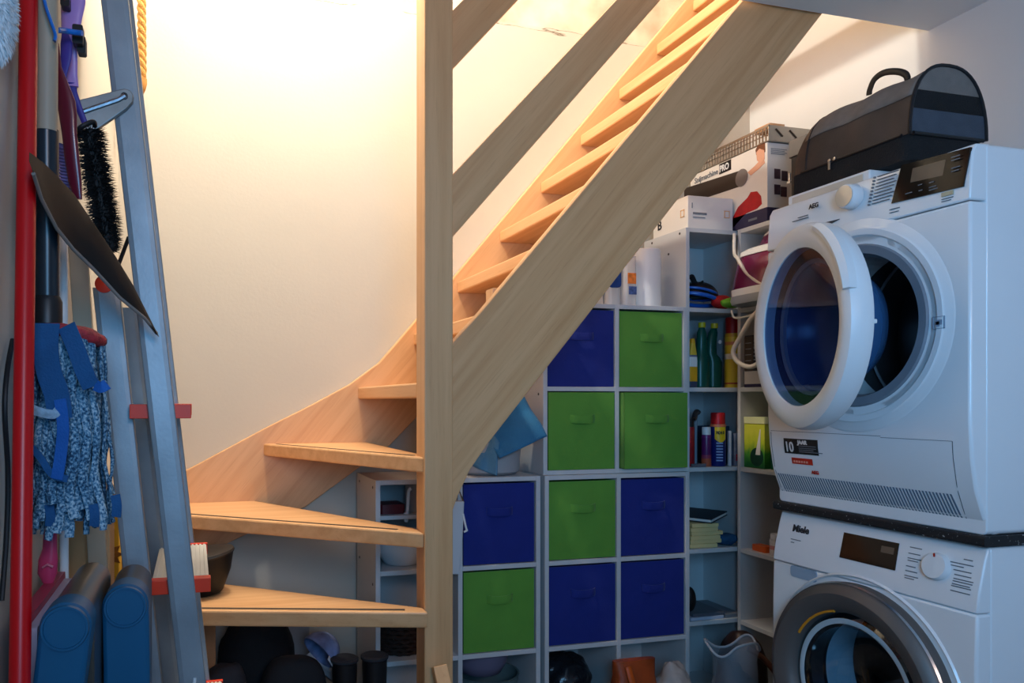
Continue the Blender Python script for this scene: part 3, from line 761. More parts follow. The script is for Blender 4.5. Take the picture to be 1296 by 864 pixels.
tag(MB().rbox(2.03,2.32,pz+.0605,2.10,2.40,pz+.078,.006).build('wooden_block', beech_y, smooth=True), 'small orange brown wooden block on top of the perforated metal tray', 'block')
# --- charcoal box and grey strap beside the bag
cb = thing('storage_box', 'charcoal box with a metal clip on the corner shelf, behind the carrier bag', 'box', (2.14,2.10,sz))
MB().rbox(2.02,1.99,sz,2.27,2.21,sz+.25,.01,4,'z').build('body', pbr('charcoal card',(50,52,56),.6,var=.08), cb, smooth=True)
MB().rbox(2.014,1.984,sz+.20,2.276,2.216,sz+.257,.012,4,'z').build('lid', pbr('charcoal card lid',(112,110,108),.55,var=.05), cb, smooth=True)
m = MB(); m.box(2.013,2.15,sz+.10,2.0205,2.165,sz+.12); m.box(2.010,2.152,sz+.05,2.015,2.162,sz+.105); m.box(2.008,2.145,sz+.075,2.013,2.17,sz+.085)
m.build('clip', steel, cb, bevel=.001)

# --- bag of tissue packs on the upper bin shelf
uz = 1.5165
rl = thing('paper_roll', 'tall white wrapped paper roll standing on the upper bin shelf', 'paper roll', (1.655,2.58,uz))
MB().lathe([(.001,0),(.056,0),(.058,.004),(.057,.09),(.058,.17),(.056,.222),(.052,.226),(.001,.226)], Matrix.Translation((1.672,2.56,uz)), 32).build('roll', pbr('white wrap',(232,228,224),.45,var=.02,bump=.3,bscale=20), rl, smooth=True)
MB().lathe([(.001,.2262),(.018,.2262),(.018,.2275),(.001,.2275)], Matrix.Translation((1.672,2.56,uz)), 24).build('core', pbr('grey card core',(150,140,126),.8), rl)
pk = thing('plastic_packet', 'clear packet with orange and blue print beside the white paper roll', 'packet', (1.575,2.53,uz))
clr = pbr('clear film', (236,232,228), .25, var=.02, alpha=.55)
MB().rbox(1.545,2.50,uz,1.60,2.56,uz+.19,.015,4,'z').build('film', clr, pk, smooth=True)
MB().box(1.558,2.497,uz+.085,1.592,2.4995,uz+.125).build('orange_label', pbr('label orange',(222,120,50),.6,var=.3,scale=60), pk)
MB().box(1.562,2.497,uz+.045,1.594,2.4995,uz+.075).build('blue_label', pbr('label blue',(70,90,140),.6,var=.5,scale=90), pk)
bp_ = thing('blue_pouch', 'blue pouch in a white wrapper on the upper bin shelf, by the stringer', 'pouch', (1.50,2.56,uz))
m = MB(); m.rbox(1.485,2.515,uz,1.545,2.60,uz+.178,.02,4,'z'); m.build('wrapper', pbr('white film',(226,222,216),.35,alpha=.75), bp_, smooth=True)
MB().rbox(1.488,2.508,uz+.07,1.536,2.5145,uz+.165,.012,4,'y').build('pouch', pbr('blue pouch',(24,62,128),.4,var=.2,scale=25), bp_, smooth=True)
bk = thing('towel_pack', 'pale folded paper towel pack low on the upper bin shelf behind the blue pouch', 'paper towels', (1.44,2.62,uz))
MB().rbox(1.385,2.54,uz,1.478,2.70,uz+.085,.015,4,'y').build('pack', pbr('cream paper',(222,206,186),.8,var=.05,bump=.2,bscale=40), bk, smooth=True)

# --- green bin cell neighbours: bottles etc. in the tall shelf, row with bottles
def bottle(name, label, prof, at, mat, capprof, capmat, group=None, extra=None, lean=0):
    u = thing(name, label, 'bottle', at, group); M = Matrix.Translation(Vector(at)) @ Matrix.Scale(1,4)
    MB().lathe(prof, M, 28).build('body', mat, u, smooth=True)
    MB().lathe(capprof, M, 20).build('cap', capmat, u, smooth=True)
    return u
gb = pbr('green bottle plastic', (10,84,70), .3, var=.1)
yel = pbr('yellow plastic', (222,196,40), .4, var=.05)
bz = 1.2168
def green_bottle(label, x, y, bend):
    u = thing('cleaner_bottle', label, 'bottle', (x,y,bz), 'green cleaner bottles with yellow caps')
    m = MB(); rings = []
    for z, rx, ry, dx in ((0,.026,.02,0),(.004,.030,.024,0),(.05,.031,.025,0),(.10,.031,.025,0),(.118,.027,.022,-bend*.4),(.13,.022,.019,-bend),(.16,.021,.018,-bend),(.19,.020,.018,-bend*.8),(.215,.018,.016,-bend*.4),(.228,.012,.012,-bend*.2),(.232,.011,.011,0)):
        rings.append([Vector((x+dx+rx*math.cos(a), y+ry*math.sin(a), bz+z)) for a in (2*math.pi*k/28 for k in range(28))])
    m.loft(rings).build('body', gb, u, smooth=True)
    MB().lathe([(.0,.2325),(.013,.2325),(.014,.236),(.0135,.252),(.0,.254)], Matrix.Translation((x+.001,y,bz)), 20).build('cap', yel, u, smooth=True)
    return u
green_bottle('straight green cleaner bottle with a yellow cap, left of the curved green one', 1.900, 2.53, .0)
g2 = green_bottle('curved green cleaner bottle with a yellow cap, beside the red and yellow aerosol', 1.968, 2.545, .014)
MB().lathe([(.0,0),(.008,0),(.008,.001),(.0,.001)], axis_M((1.975,2.5205,bz+.178), (0,-1,0)), 16).build('white_sticker', white_plastic, g2)
def can(name, label, x, y, z, r, h, mat, top, group=None, cap_h=.035, cat='spray can'):
    u = thing(name, label, cat, (x,y,z), group); M = Matrix.Translation((x,y,z))
    MB().lathe([(.0,0),(r*.94,0),(r,.003),(r,h-cap_h-.006),(r*.96,h-cap_h),(.0,h-cap_h)], M, 32).build('body', mat, u, smooth=True)
    MB().lathe([(.0,h-cap_h+.0005),(r*.9,h-cap_h+.0005),(r*.9,h-.004),(r*.84,h),(.0,h)], M, 32).build('cap', top, u, smooth=True)
    return u
def band_mat(name, stops):
    """label printed in rings up the can (generated height)"""
    m, nt, b = new_mat(name); tc = nt.nodes.new('ShaderNodeTexCoord'); sx_ = nt.nodes.new('ShaderNodeSeparateXYZ')
    nt.links.new(tc.outputs['Generated'], sx_.inputs['Vector']); r = ramp(nt, [(p, lin(c)) for p, c in stops]); r.color_ramp.interpolation = 'CONSTANT'
    nt.links.new(sx_.outputs['Z'], r.inputs['Fac']); nt.links.new(r.outputs['Color'], b.inputs['Base Color']); b.inputs['Roughness'].default_value = .35; return m
can('aerosol_can', 'red topped yellow aerosol can beside the curved green bottle', 2.020, 2.505, bz, .0285, .272, band_mat('yellow aerosol label', [(0,(206,172,44)),(.06,(150,60,40)),(.09,(214,184,48)),(.52,(206,206,196)),(.62,(214,184,48)),(.78,(200,120,60)),(.84,(214,184,48)),(.93,(190,150,40))]), pbr('deep red cap',(150,14,22),.4), cap_h=.062)
yb = thing('cleaner_carton', 'yellow and white cleaner bottle half hidden at the left of the green bottles', 'bottle', (1.812,2.515,bz))
m = MB(); rings = []
for z, w in ((0,.017),(.10,.018),(.13,.015),(.16,.009),(.185,.006)):
    rings.append([Vector((1.824+sx_*w, 2.505+sy_*.03, bz+z)) for sx_, sy_ in ((-1,-1),(1,-1),(1,1),(-1,1))])
m.loft(rings).build('body', band_mat('yellow white label', [(0,(60,66,90)),(.12,(222,160,30)),(.42,(224,224,220)),(.62,(110,112,140)),(.66,(222,180,60)),(.9,(220,160,30))]), yb, bevel=.004)
gy = thing('spray_tube', 'slim grey bottle standing behind the two green bottles', 'bottle', (1.945,2.615,bz))
MB().lathe([(.0,0),(.022,0),(.023,.003),(.023,.09),(.012,.115),(.010,.125),(.0,.125)], Matrix.Translation((1.945,2.615,bz)), 24).build('body', pbr('grey bottle',(120,116,120),.4,var=.1), gy, smooth=True)

# --- bike things, top open row of the tall shelf
tz = 1.5168
bh = thing('cycling_helmet', 'blue and black cycling helmet lying in the tall narrow shelf', 'helmet', (1.88,2.55,tz))
def shell(c, r, a0=0, seed=0):
    m = MB(); c = Vector(c)
    def f(u, v):
        a = 2*math.pi*u; b = math.pi/2*v
        p = Vector((r[0]*math.cos(a)*math.cos(b), r[1]*math.sin(a)*math.cos(b), r[2]*math.sin(b)))
        k = 1+.06*math.sin(a*5+seed)*math.cos(b)
        return c+p*k
    return m.grid(f, 40, 12)
shell((1.883,2.545,tz+.05), (.082,.072,.058)).build('outer_shell', black_plastic, bh, smooth=True, solid=.006)
m = MB()
for k in (0,1):
    m.tube([Vector((1.883+.083*math.cos(a), 2.545+.073*math.sin(a)-.001, tz+.042+k*.022+.018*math.cos(a+2.8))) for a in (2*math.pi*i/40 for i in range(41))], .008 if k == 0 else .005, 8)
m.build('blue_band', pbr('bright blue plastic',(26,96,190),.35), bh, smooth=True)
MB().tube(spline([(1.803,2.50,tz+.02),(1.806,2.49,tz+.10),(1.83,2.50,tz+.125),(1.86,2.51,tz+.095),(1.89,2.51,tz+.105)], 6), .010, 8, flat=.4).build('strap', black_cloth, bh, smooth=True)
hr = MB(); 
hr.blob((1.955,2.484,tz+.028), (.045,.03,.027), .12, 20, 3, 3, floor=tz+.0005)
tag(hr.build('red_cloth', pbr('red cloth',(170,16,22),.7,var=.2,scale=30), smooth=True), 'crumpled red cloth wedged between the helmet and the green glove', 'cloth')
hg = MB(); hg.blob((1.968,2.448,tz+.020), (.040,.024,.020), .2, 30, 5, 3, floor=tz+.0005)
tag(hg.build('green_glove', pbr('lime cloth',(112,176,40),.7,var=.2,scale=40), smooth=True), 'lime green glove at the shelf edge under the steam iron base', 'glove')

# --- purple steam iron station in the corner shelf
si = thing('steam_iron', 'purple and white steam iron station with its hose hanging down', 'steam iron', (2.05,2.30,tz))
pur = pbr('plum plastic', (104,26,66), .22, var=.06, coat=.4)
def super_ring(cx, cy, z, rx, ry, p=.55, n=36):
    return [Vector((cx+rx*math.copysign(abs(math.cos(a))**p, math.cos(a)), cy+ry*math.copysign(abs(math.sin(a))**p, math.sin(a)), z)) for a in (2*math.pi*k/n for k in range(n))]
sc0 = (2.042, 2.285)
MB().loft([super_ring(*sc0, tz+.001, .135,.135), super_ring(*sc0, tz+.016, .14,.14), super_ring(*sc0, tz+.030, .138,.138)]).build('base', grey_plastic, si, smooth=True)
MB().loft([super_ring(*sc0, tz+.0305, .136,.136), super_ring(*sc0, tz+.055, .137,.137)]).build('white_skirt', white_plastic, si, smooth=True)
MB().loft([super_ring(*sc0, tz+.0555, .134,.134), super_ring(*sc0, tz+.10, .128,.128), super_ring(*sc0, tz+.165, .115,.115), super_ring(*sc0, tz+.175, .108,.108)]).build('tank', pur, si, smooth=True)
MB().loft([super_ring(*sc0, tz+.1752, .112,.112), super_ring(*sc0, tz+.192, .110,.110), super_ring(*sc0, tz+.205, .085,.095), super_ring(*sc0, tz+.208, .05,.06)]).build('white_cradle', white_plastic, si, smooth=True)
m = MB(); r_ = []
for f in range(9):
    t = f/8; w = .048*math.sin(math.pi*min(1, .15+t*.85)/1.0*.5+.05)
    y = 2.375-.2*t; r_.append([Vector((2.042+sx_*w*(1.2-t*.2 if False else 1), y, tz+.209+zz*(.055 if t > .1 else .02))) for sx_, zz in ((-1,0),(1,0),(.8,.7),(.35,1),(-.35,1),(-.8,.7))])
m.loft(r_[::1]).build('iron', pur, si, smooth=True, bevel=.004)
MB().tube(spline([(2.042,2.35,tz+.250),(2.042,2.30,tz+.272),(2.042,2.22,tz+.270),(2.042,2.19,tz+.250)], 6), .013, 10).build('iron_handle', white_plastic, si, smooth=True)
hosew = pbr('off white hose', (214,206,196), .5, var=.05)
def V3(a, b, Y): return on_x(a, b, Y)
pts = [V3(*p) for p in ((929.5,296,1.985),(929.5,320,1.955),(934,328,1.925),(945,345,1.92),(962,358,1.915),(980,362,1.93))]
MB().tube(spline(pts, 8), .0065, 10).build('hose', hosew, si, smooth=True)
pts = [V3(*p) for p in ((986,376,1.95),(968,386,1.935),(950,404,1.93),(936,428,1.93),(928,445,1.925),(934,458,1.925),(950,464,1.925),(964,454,1.93),(970,430,1.935),(974,405,1.94),(986,385,1.95))]
MB().tube(spline(pts, 8), .0085, 10).build('hose_loop', hosew, si, smooth=True)
pts = [V3(*p) for p in ((926,393,1.95),(930,402,1.945),(946,400,1.945),(966,393,1.955),(976,384,1.96))]
MB().tube(spline(pts, 8), .004, 8).build('mains_lead', hosew, si, smooth=True)
# --- corner shelf, below the iron
ez = 1.2168
bx_ = thing('dark_carton', 'dark carton with pale print behind the looped white hose', 'box', (2.12,2.30,ez))
MB().box(2.014,2.325,ez,2.16,2.431,ez+.195).build('body', pbr('dark grey card',(40,42,50),.6,var=.1), bx_, bevel=.002)
MB().box(2.0128,2.326,ez+.012,2.0145,2.430,ez+.060).build('pale_band', pbr('pale card',(196,192,190),.6), bx_)
MB().box(2.0122,2.326,ez,2.0145,2.430,ez+.012).build('navy_band', navy, bx_)
MB().box(2.0128,2.385,ez+.062,2.0145,2.430,ez+.19).build('brown_panel', pbr('brown panel',(66,56,50),.6,var=.1), bx_)
m = MB()
for i, w in enumerate((.03,.05,.03,.045,.055,.03,.045,.04)): m.box(2.0122, 2.380-w*.9, ez+.17-i*.014, 2.0138, 2.380, ez+.174-i*.014+(.006 if i == 2 else 0))
for i in range(5): m.box(2.0122, 2.424-.03, ez+.165-i*.022, 2.0132, 2.424, ez+.167-i*.022)
m.build('print', pbr('dull print',(150,156,166),.6), bx_)
pb = bottle('detergent_bottle', 'violet blue detergent bottle at the right of the dark carton, beside the dryer', [(.0,0),(.026,0),(.028,.004),(.028,.15),(.02,.19),(.012,.20),(.0,.20)], (2.045,2.288,ez), pbr('violet plastic',(96,88,150),.35,var=.1), [(.0,.2005),(.014,.2005),(.014,.235),(.0,.236)], white_plastic)
# --- next row: sprays and tubes
wz = .9158
wd4 = can('lubricant_can', 'blue lubricant spray can with a red cap and yellow shield label', 1.950, 2.50, wz, .029, .205, pbr('deep blue can',(16,34,108),.35,var=.1), pbr('red cap',(190,26,34),.4), cap_h=.045)
def on_cyl(cx, cy, r, ang, z): return (cx+r*math.sin(ang), cy-r*math.cos(ang), z)
m = MB(); R_ = .0296; rr = []
for i in range(13):
    a = -1.05+1.5*i/12; zt = .150; zb_ = .105-.014*math.sin(math.pi*i/12)
    rr.append([Vector(on_cyl(1.950,2.50,R_,a,wz+zt)), Vector(on_cyl(1.950,2.50,R_,a,wz+zb_)), Vector(on_cyl(1.950,2.50,R_-.001,a,wz+zb_)), Vector(on_cyl(1.950,2.50,R_-.001,a,wz+zt))])
sh_ = m.loft(rr).build('yellow_shield', pbr('shield yellow',(232,200,36),.4), wd4)
wa = -.38
for i, chx in enumerate('WD40'):
    a = -.88+i*.28; p = on_cyl(1.950,2.50,.0302,a,wz+.123); writing(chx, .017, p, (math.cos(a),math.sin(a),0), UPV, ink, sh_, bold=.0005, sx=.62)
m = MB()
for i in range(7):
    a = -.45; p = Vector(on_cyl(1.950,2.50,.0298,a,wz+.02+i*.011)); m.box(-.012,-.0008,0,.012,.0008,.005, Matrix.Translation(p) @ Matrix.Rotation(a,4,'Z'))
m.build('pale_print', pbr('pale blue print',(140,170,220),.5), wd4)
MB().lathe([(.0,.151),(.0294,.151),(.0294,.160),(.0,.160)], Matrix.Translation((1.950,2.50,wz)), 32).build('orange_band', pbr('orange band',(220,130,90),.4), wd4)
pt = can('glue_tube', 'purple tube with a white nozzle cap left of the blue lubricant can', 1.898, 2.50, wz, .018, .150, band_mat('purple tube label',[(0,(190,90,60)),(.25,(160,60,90)),(.36,(96,26,92)),(.9,(120,40,110))]), white_plastic, cap_h=.03, cat='tube')
rc = can('red_can', 'red spray can partly hidden behind the pulled-out green bin', 1.836, 2.52, wz, .020, .18, pbr('red can',(168,26,34),.35,var=.2,scale=40), pbr('dark cap',(40,30,34),.5), cap_h=.03)
ms = thing('metal_tool', 'shiny metal tool with a curved head standing behind the tubes', 'tool', (1.862,2.59,wz))
MB().tube([(1.925,2.60,wz+.0),(1.929,2.605,wz+.14),(1.935,2.61,wz+.19)], .006, 8).build('shaft', grey_plastic, ms, smooth=True)
MB().tube(spline([(1.915,2.60,wz+.175),(1.935,2.61,wz+.205),(1.947,2.61,wz+.20)], 5), .011, 10).build('head', steel, ms, smooth=True)
ws = MB().rbox(1.985,2.478,wz,1.995,2.490,wz+.135,.002); tag(ws.build('white_stick', white_plastic, smooth=True), 'narrow white plastic strip upright beside the blue lubricant can', 'strip')
be = thing('blue_box', 'teal blue box at the back behind the white strip', 'box', (1.985,2.60,wz))
MB().box(1.975,2.56,wz,2.052,2.66,wz+.15).build('body', pbr('teal card',(26,66,92),.6,var=.15), be, bevel=.002)
sb_ = thing('small_carton', 'small grey red and orange carton between the blue can and the divider', 'box', (1.99,2.49,wz))
MB().box(2.008,2.475,wz,2.050,2.52,wz+.125).build('body', pbr('grey blue card',(104,112,132),.6,var=.3,scale=50), sb_, bevel=.002)
MB().box(2.012,2.4742,wz+.02,2.046,2.4755,wz+.045).build('red_label', pbr('label red',(170,40,60),.6,var=.3,scale=80), sb_)
pb2 = MB().rbox(1.815,2.470,wz,1.875,2.481,wz+.012,.002); tag(pb2.build('grey_packet', pbr('grey film',(104,100,108),.5,var=.2,scale=30)), 'flat grey packet lying in front of the purple tube', 'packet')
# corner shelf: capsule carton etc.
yc = thing('detergent_carton', 'yellow green detergent carton with a pale lid in the corner shelf', 'box', (2.05,2.36,wz))
def grad_card(name, stops, w=.0):
    m, nt, b = new_mat(name); tc = nt.nodes.new('ShaderNodeTexCoord'); sx_ = nt.nodes.new('ShaderNodeSeparateXYZ')
    n_ = nt.nodes.new('ShaderNodeTexNoise'); n_.inputs['Scale'].default_value = 5
    nt.links.new(tc.outputs['Generated'], sx_.inputs['Vector']); nt.links.new(tc.outputs['Generated'], n_.inputs['Vector'])
    ad = nt.nodes.new('ShaderNodeMath'); ad.operation = 'MULTIPLY_ADD'; ad.inputs[1].default_value = .35; nt.links.new(n_.outputs['Fac'], ad.inputs[0]); nt.links.new(sx_.outputs['Z'], ad.inputs[2])
    r = ramp(nt, [(p, lin(c)) for p, c in stops]); nt.links.new(ad.outputs[0], r.inputs['Fac']); nt.links.new(r.outputs['Color'], b.inputs['Base Color']); b.inputs['Roughness'].default_value = .45; return m
MB().box(2.012,2.325,wz,2.10,2.431,wz+.165).build('body', grad_card('green yellow card',[(.25,(20,96,40)),(.5,(70,150,50)),(.75,(190,204,50)),(1,(214,216,70))]), yc, bevel=.002)
MB().rbox(2.010,2.323,wz+.1655,2.102,2.433,wz+.19,.006,3,'z').build('lid', pbr('pale yellow lid',(222,224,170),.45), yc, smooth=True)
m = MB(); m.prism([(2.0108,2.37,wz+.05),(2.0108,2.347,wz+.145),(2.0108,2.343,wz+.145),(2.0108,2.345,wz+.05)], (.001,0,0)); m.build('printed_white_shape', white_ink, yc)
m = MB(); m.lathe([(.0,0),(.034,0),(.034,.001),(.0,.001)], axis_M((2.0126,2.364,wz+.042), NX), 24); m.build('printed_disc', pbr('printed dark green',(16,60,44),.5,var=.3,scale=50), yc)
gc = thing('green_carton', 'dark green carton behind the yellow green one, nearest the dryer', 'box', (2.09,2.20,wz))
MB().box(2.03,2.19,wz,2.16,2.315,wz+.11).build('body', grad_card('dark green card',[(.3,(14,80,44)),(.6,(22,60,80)),(1,(30,110,50))]), gc, bevel=.002)
bb = thing('blue_sack', 'blue patterned packet standing in the corner shelf above the cartons', 'packet', (2.13,2.225,wz+.111))
m = MB(); rings = []
for z, w, d_ in ((0,.045,.03),(.05,.05,.034),(.11,.046,.028),(.15,.048,.008)):
    rings.append(super_ring(2.085+z*.05, 2.262, wz+.1112+z, d_, w, .7, 20))
m.loft(rings).build('body', pbr('blue pattern film',(44,84,170),.35,var=.6,scale=60), bb, smooth=True)
gt = can('grey_green_tin', 'grey green tin at the back of the corner shelf beside the blue packet', 2.19, 2.345, wz, .045, .26, pbr('grey green tin',(70,92,84),.4,var=.2,scale=20), pbr('green lid',(40,70,60),.4), cap_h=.02, cat='tin')
# --- row with the stack of soap bars and notebook
nz = .6078
soap = pbr('cream soap wrapper', (222,196,136), .6, var=.08)
random.seed(3); zz = nz; gl = 'cream bars stacked under the notebook'
lay = [(1.872,.118),(1.884,.138),(1.880,.128),(1.890,.140),(1.874,.12),(1.882,.112)]
names = ['lowest', 'second lowest', 'third from the bottom', 'fourth from the bottom', 'second from the top', 'topmost']
for i, (x, w) in enumerate(lay):
    o = MB().rbox(x-w/2, 2.478+.004*(i%2), zz, x+w/2, 2.545, zz+.0150, .003, 3, 'y', Matrix.Translation((x,2.5,0)) @ Matrix.Rotation(random.uniform(-.08,.08),4,'Z') @ Matrix.Translation((-x,-2.5,0))).build('soap_bar', soap, smooth=True, bevel=.001)
    tag(o, 'cream wrapped bar, %s of the stack under the dark notebook' % names[i], 'bar', gl); zz += .0153
nb = thing('notebook', 'dark notebook lying tilted on top of the cream bars', 'notebook', (1.87,2.54,zz))
NM = Matrix.Translation((1.905,2.56,zz+.012)) @ Matrix.Rotation(math.radians(28),4,'Z') @ Matrix.Rotation(math.radians(-7),4,'Y')
MB().box(-.068,-.085,0,.072,.085,.003, NM).build('lower_cover', pbr('navy cover',(30,36,48),.5), nb)
MB().box(-.066,-.082,.0031,.069,.082,.0130, NM).build('pages', paper, nb)
MB().box(-.068,-.085,.0131,.072,.085,.0165, NM).build('upper_cover', pbr('navy cover',(30,36,48),.5), nb)
bc = MB(); bc.blob((1.992,2.512,nz+.024), (.046,.044,.026), .3, 18, 11, 4, floor=nz+.0005)
tag(bc.build('blue_cloth', pbr('petrol blue cloth',(20,72,110),.85,var=.2,scale=20), smooth=True), 'crumpled petrol blue cloth right of the cream bars', 'cloth')
dc = MB(); dc.blob((1.985,2.63,nz+.04), (.055,.05,.045), .2, 16, 2, 3, floor=nz+.0005)
tag(dc.build('black_pouch', black_cloth, smooth=True), 'black pouch behind the cream bars and petrol cloth', 'pouch')
ob = MB(); ob.rbox(2.02,2.33,nz,2.06,2.40,nz+.022,.006,3,'z'); tag(ob.build('orange_clip', pbr('orange plastic',(220,96,30),.45), smooth=True), 'small orange plastic clip on the corner shelf', 'clip')
tb = bottle('small_jar', 'small white jar with a pink band at the right of the orange clip', [(.0,0),(.020,0),(.021,.003),(.021,.055),(.0,.056)], (2.04,2.30,nz), band_mat('jar label',[(0,(216,212,212)),(.35,(206,140,140)),(.6,(220,216,216))]), [(.0,.0565),(.018,.0565),(.018,.075),(.0,.076)], white_plastic)
gbk = thing('green_blue_carton', 'green and dark blue carton standing beside the dryer in the corner shelf', 'box', (2.09,2.13,nz))
MB().box(2.06,2.15,nz,2.13,2.24,nz+.22).build('body', grad_card('green blue card',[(.4,(24,30,70)),(.7,(30,90,80)),(1,(50,140,60))]), gbk, bevel=.002)
# --- row with papers
mz = .3358
for i, (w, d_, c_, lb) in enumerate(((.145,.22,(176,184,200),'lower'),(.14,.21,(86,90,100),'upper'))):
    o = MB().box(1.81+.012*i, 2.472+.004*i, mz+.0125*i, 1.81+.012*i+w, 2.472+d_, mz+.0115+.0125*i).build('magazine', pbr('magazine %s'%lb, c_, .5, var=.1), bevel=.001)
    tag(o, 'magazine lying in the lowest open shelf, %s of the two on the left' % lb, 'magazine', 'magazines in the lowest open shelf')
o = MB().box(1.965, 2.475, mz, 2.04, 2.68, mz+.012).build('envelope', pbr('grey envelope',(120,126,134),.6)); tag(o, 'grey envelope lying right of the two magazines', 'envelope')
bo = MB(); bo.blob((1.823,2.50,mz+.075), (.026,.022,.048), .05, 10, 1, 3, floor=mz+.0255); tag(bo.build('black_case', black_plastic, smooth=True), 'small black rounded case on the magazines in the lowest open shelf', 'case')

# --- pot and cloth on the low shelf
pz2 = .9035
po = thing('pot', 'pale grey round pot on the low shelf under the blue cloth', 'pot', (1.02,2.58,pz2))
MB().lathe([(.0,0),(.105,0),(.118,.01),(.125,.10),(.128,.115),(.120,.115),(.112,.012),(.0,.012)], Matrix.Translation((1.03,2.585,pz2)), 44).build('body', pbr('pale grey enamel',(164,162,164),.4,var=.05), po, smooth=True)
MB().lathe([(.0,.1155),(.10,.1155),(.127,.117),(.127,.122),(.08,.136),(.0,.142)], Matrix.Translation((1.03,2.585,pz2)), 44).build('lid', pbr('dark grey lid',(92,92,96),.4,var=.05), po, smooth=True)
def cloth(corners, n=18, amp=.006, seed=0):
    a, b, c_, d_ = [Vector(v) for v in corners]; m = MB()
    def f(u, v):
        p = a*(1-u)*(1-v)+b*u*(1-v)+c_*u*v+d_*(1-u)*v
        return p + Vector((0,-1,0))*(amp*math.sin(u*9+seed)*math.sin(v*4+seed)+amp*noise.noise(p*14+Vector((seed,0,0)))) + Vector((0,0,1))*amp*.6*noise.noise(p*9)
    return m.grid(f, n, n)
dr = thing('cleaning_cloth', 'blue cleaning cloth draped over the pot beside the blue and green bins', 'cloth', on_y(640,590,2.45))
clm = pbr('teal blue cloth', (44,112,150), .9, var=.12, scale=14, bump=.3, bscale=220, sheen=.2)
cloth([on_y(661,498,2.50), on_y(693,552,2.41), on_y(632,579,2.42), on_y(600,520,2.52)], amp=.006, seed=1).build('front_fold', clm, dr, smooth=True, solid=.003)
cloth([on_y(600,520,2.525), on_y(632,560,2.435), on_y(628,601,2.44), on_y(588,585,2.52)], amp=.009, seed=4).build('hanging_fold', pbr('pale teal cloth',(84,132,160),.9,var=.1,scale=14,bump=.3,bscale=220), dr, smooth=True, solid=.003)
# --- row beside the newel
rb = MB(); rb.rbox(.612,2.50,.7795,.70,2.60,.812,.012,4,'z'); tag(rb.build('red_case', pbr('dark red plastic',(92,14,20),.4,var=.1), smooth=True), 'dark red flat case on the insert board behind the newel post', 'case')
wb_ = thing('white_bowl', 'white mixing bowl on the shelf between the two lowest visible treads', 'bowl', (.688,2.56,.6005))
MB().lathe([(.0,0),(.055,0),(.062,.004),(.092,.05),(.100,.10),(.101,.108),(.097,.108),(.088,.05),(.058,.010),(.0,.008)], Matrix.Translation((.70,2.555,.6005)), 40).build('body', white_plastic, wb_, smooth=True)
ba = thing('basket', 'dark woven basket on the shelf just below the lowest tread', 'basket', (.69,2.56,.2985))
m = MB(); 
for i in range(9):
    r = .066+.012*math.sin(math.pi*i/8); m.tube([Vector((.70+r*1.12*math.cos(a), 2.55+r*math.sin(a), .307+i*.0145+.0025*math.sin(a*14+math.pi*i))) for a in (2*math.pi*k/56 for k in range(57))], .0085, 6, caps=False)
m.lathe([(.0,0),(.066,0),(.066,.006),(.0,.006)], Matrix.Translation((.70,2.55,.2988)), 32)
m.build('weave', pbr('dark wicker',(52,34,26),.7,var=.3,scale=60), ba, smooth=True)
# --- white dispenser bag hanging by the newel, kettle lead
hb = thing('hanging_dispenser', 'white dispenser bag hanging on the shelf front right behind the newel post', 'dispenser', on_y(575,727,2.40))
pA = on_y(548,636,2.405); pB = on_y(588,634,2.405); pC = on_y(586,680,2.405); pD = on_y(582,727,2.405); pE = on_y(548,727,2.405)
MB().prism([pA,pB,pC,pD,pE], (0,.03,0)).build('bag', pbr('white dispenser plastic',(196,200,204),.5,var=.04), hb, bevel=.004)
tpx = on_y(581,620,2.415); MB().tube([on_y(574,636,2.415), tpx, on_y(587,636,2.415)], .003, 8).build('hanger', pbr('brass wire',(120,96,70),.4,.6), hb)
MB().tube([tpx, (tpx.x,2.4395,tpx.z+.004)], .0035, 8).build('hook', steel, hb)
MB().tube(spline([on_y(586,650,2.404), on_y(590,668,2.402), on_y(591,671,2.402), on_y(587,673,2.404)], 5), .0035, 8).build('loop', white_plastic, hb, smooth=True)
lead = [on_y(a, b, 2.50) for a, b in ((520,618),(517,622),(516,640),(514,660),(513,668))]
lead[-1].z = .783
o = MB().tube(spline(lead, 6), .006, 8).build('white_lead', white_plastic, smooth=True); tag(o, 'white lead hanging down in the shelf left of the newel post', 'lead')
jug = thing('white_jug', 'white jug mostly hidden behind the newel post', 'jug', (.79,2.55,.7795))
MB().lathe([(.0,0),(.058,0),(.060,.004),(.054,.09),(.048,.098),(.0,.099)], Matrix.Translation((.772,2.56,.7798)), 32).build('body', pbr('grey white plastic',(186,182,180),.4), jug, smooth=True)

# ============================================================ on the floor
bu = thing('bucket', 'grey green striped bucket in the bottom cell beside the newel post', 'bucket', (1.0,2.58,.017))
rings = []; m = MB()
pr = [(.0,0),(.09,0)] + [(.09+.03*i/20+.0016*math.sin(i*2.2), .165*i/20) for i in range(1, 21)] + [(.123,.170),(.116,.170),(.088,.012),(.0,.010)]
m.lathe(pr, Matrix.Translation((1.022,2.575,.017)), 40).build('body', pbr('grey green plastic',(92,112,112),.5,var=.08,scale=25), bu, smooth=True)
pc = thing('plastic_basin', 'lilac grey basin nested in the striped bucket', 'basin', (1.0,2.58,.15))
MB().lathe([(.0,.17),(.055,.17),(.075,.178),(.095,.215),(.105,.262),(.099,.262),(.088,.215),(.07,.184),(.0,.178)], Matrix.Translation((1.0,2.57,.017)), 36).build('body', pbr('lilac grey plastic',(110,106,130),.45,var=.05), pc, smooth=True)
film_dark = pbr('dark bin liner', (26,30,36), .22, var=.3, scale=12, bump=.5, bscale=18)
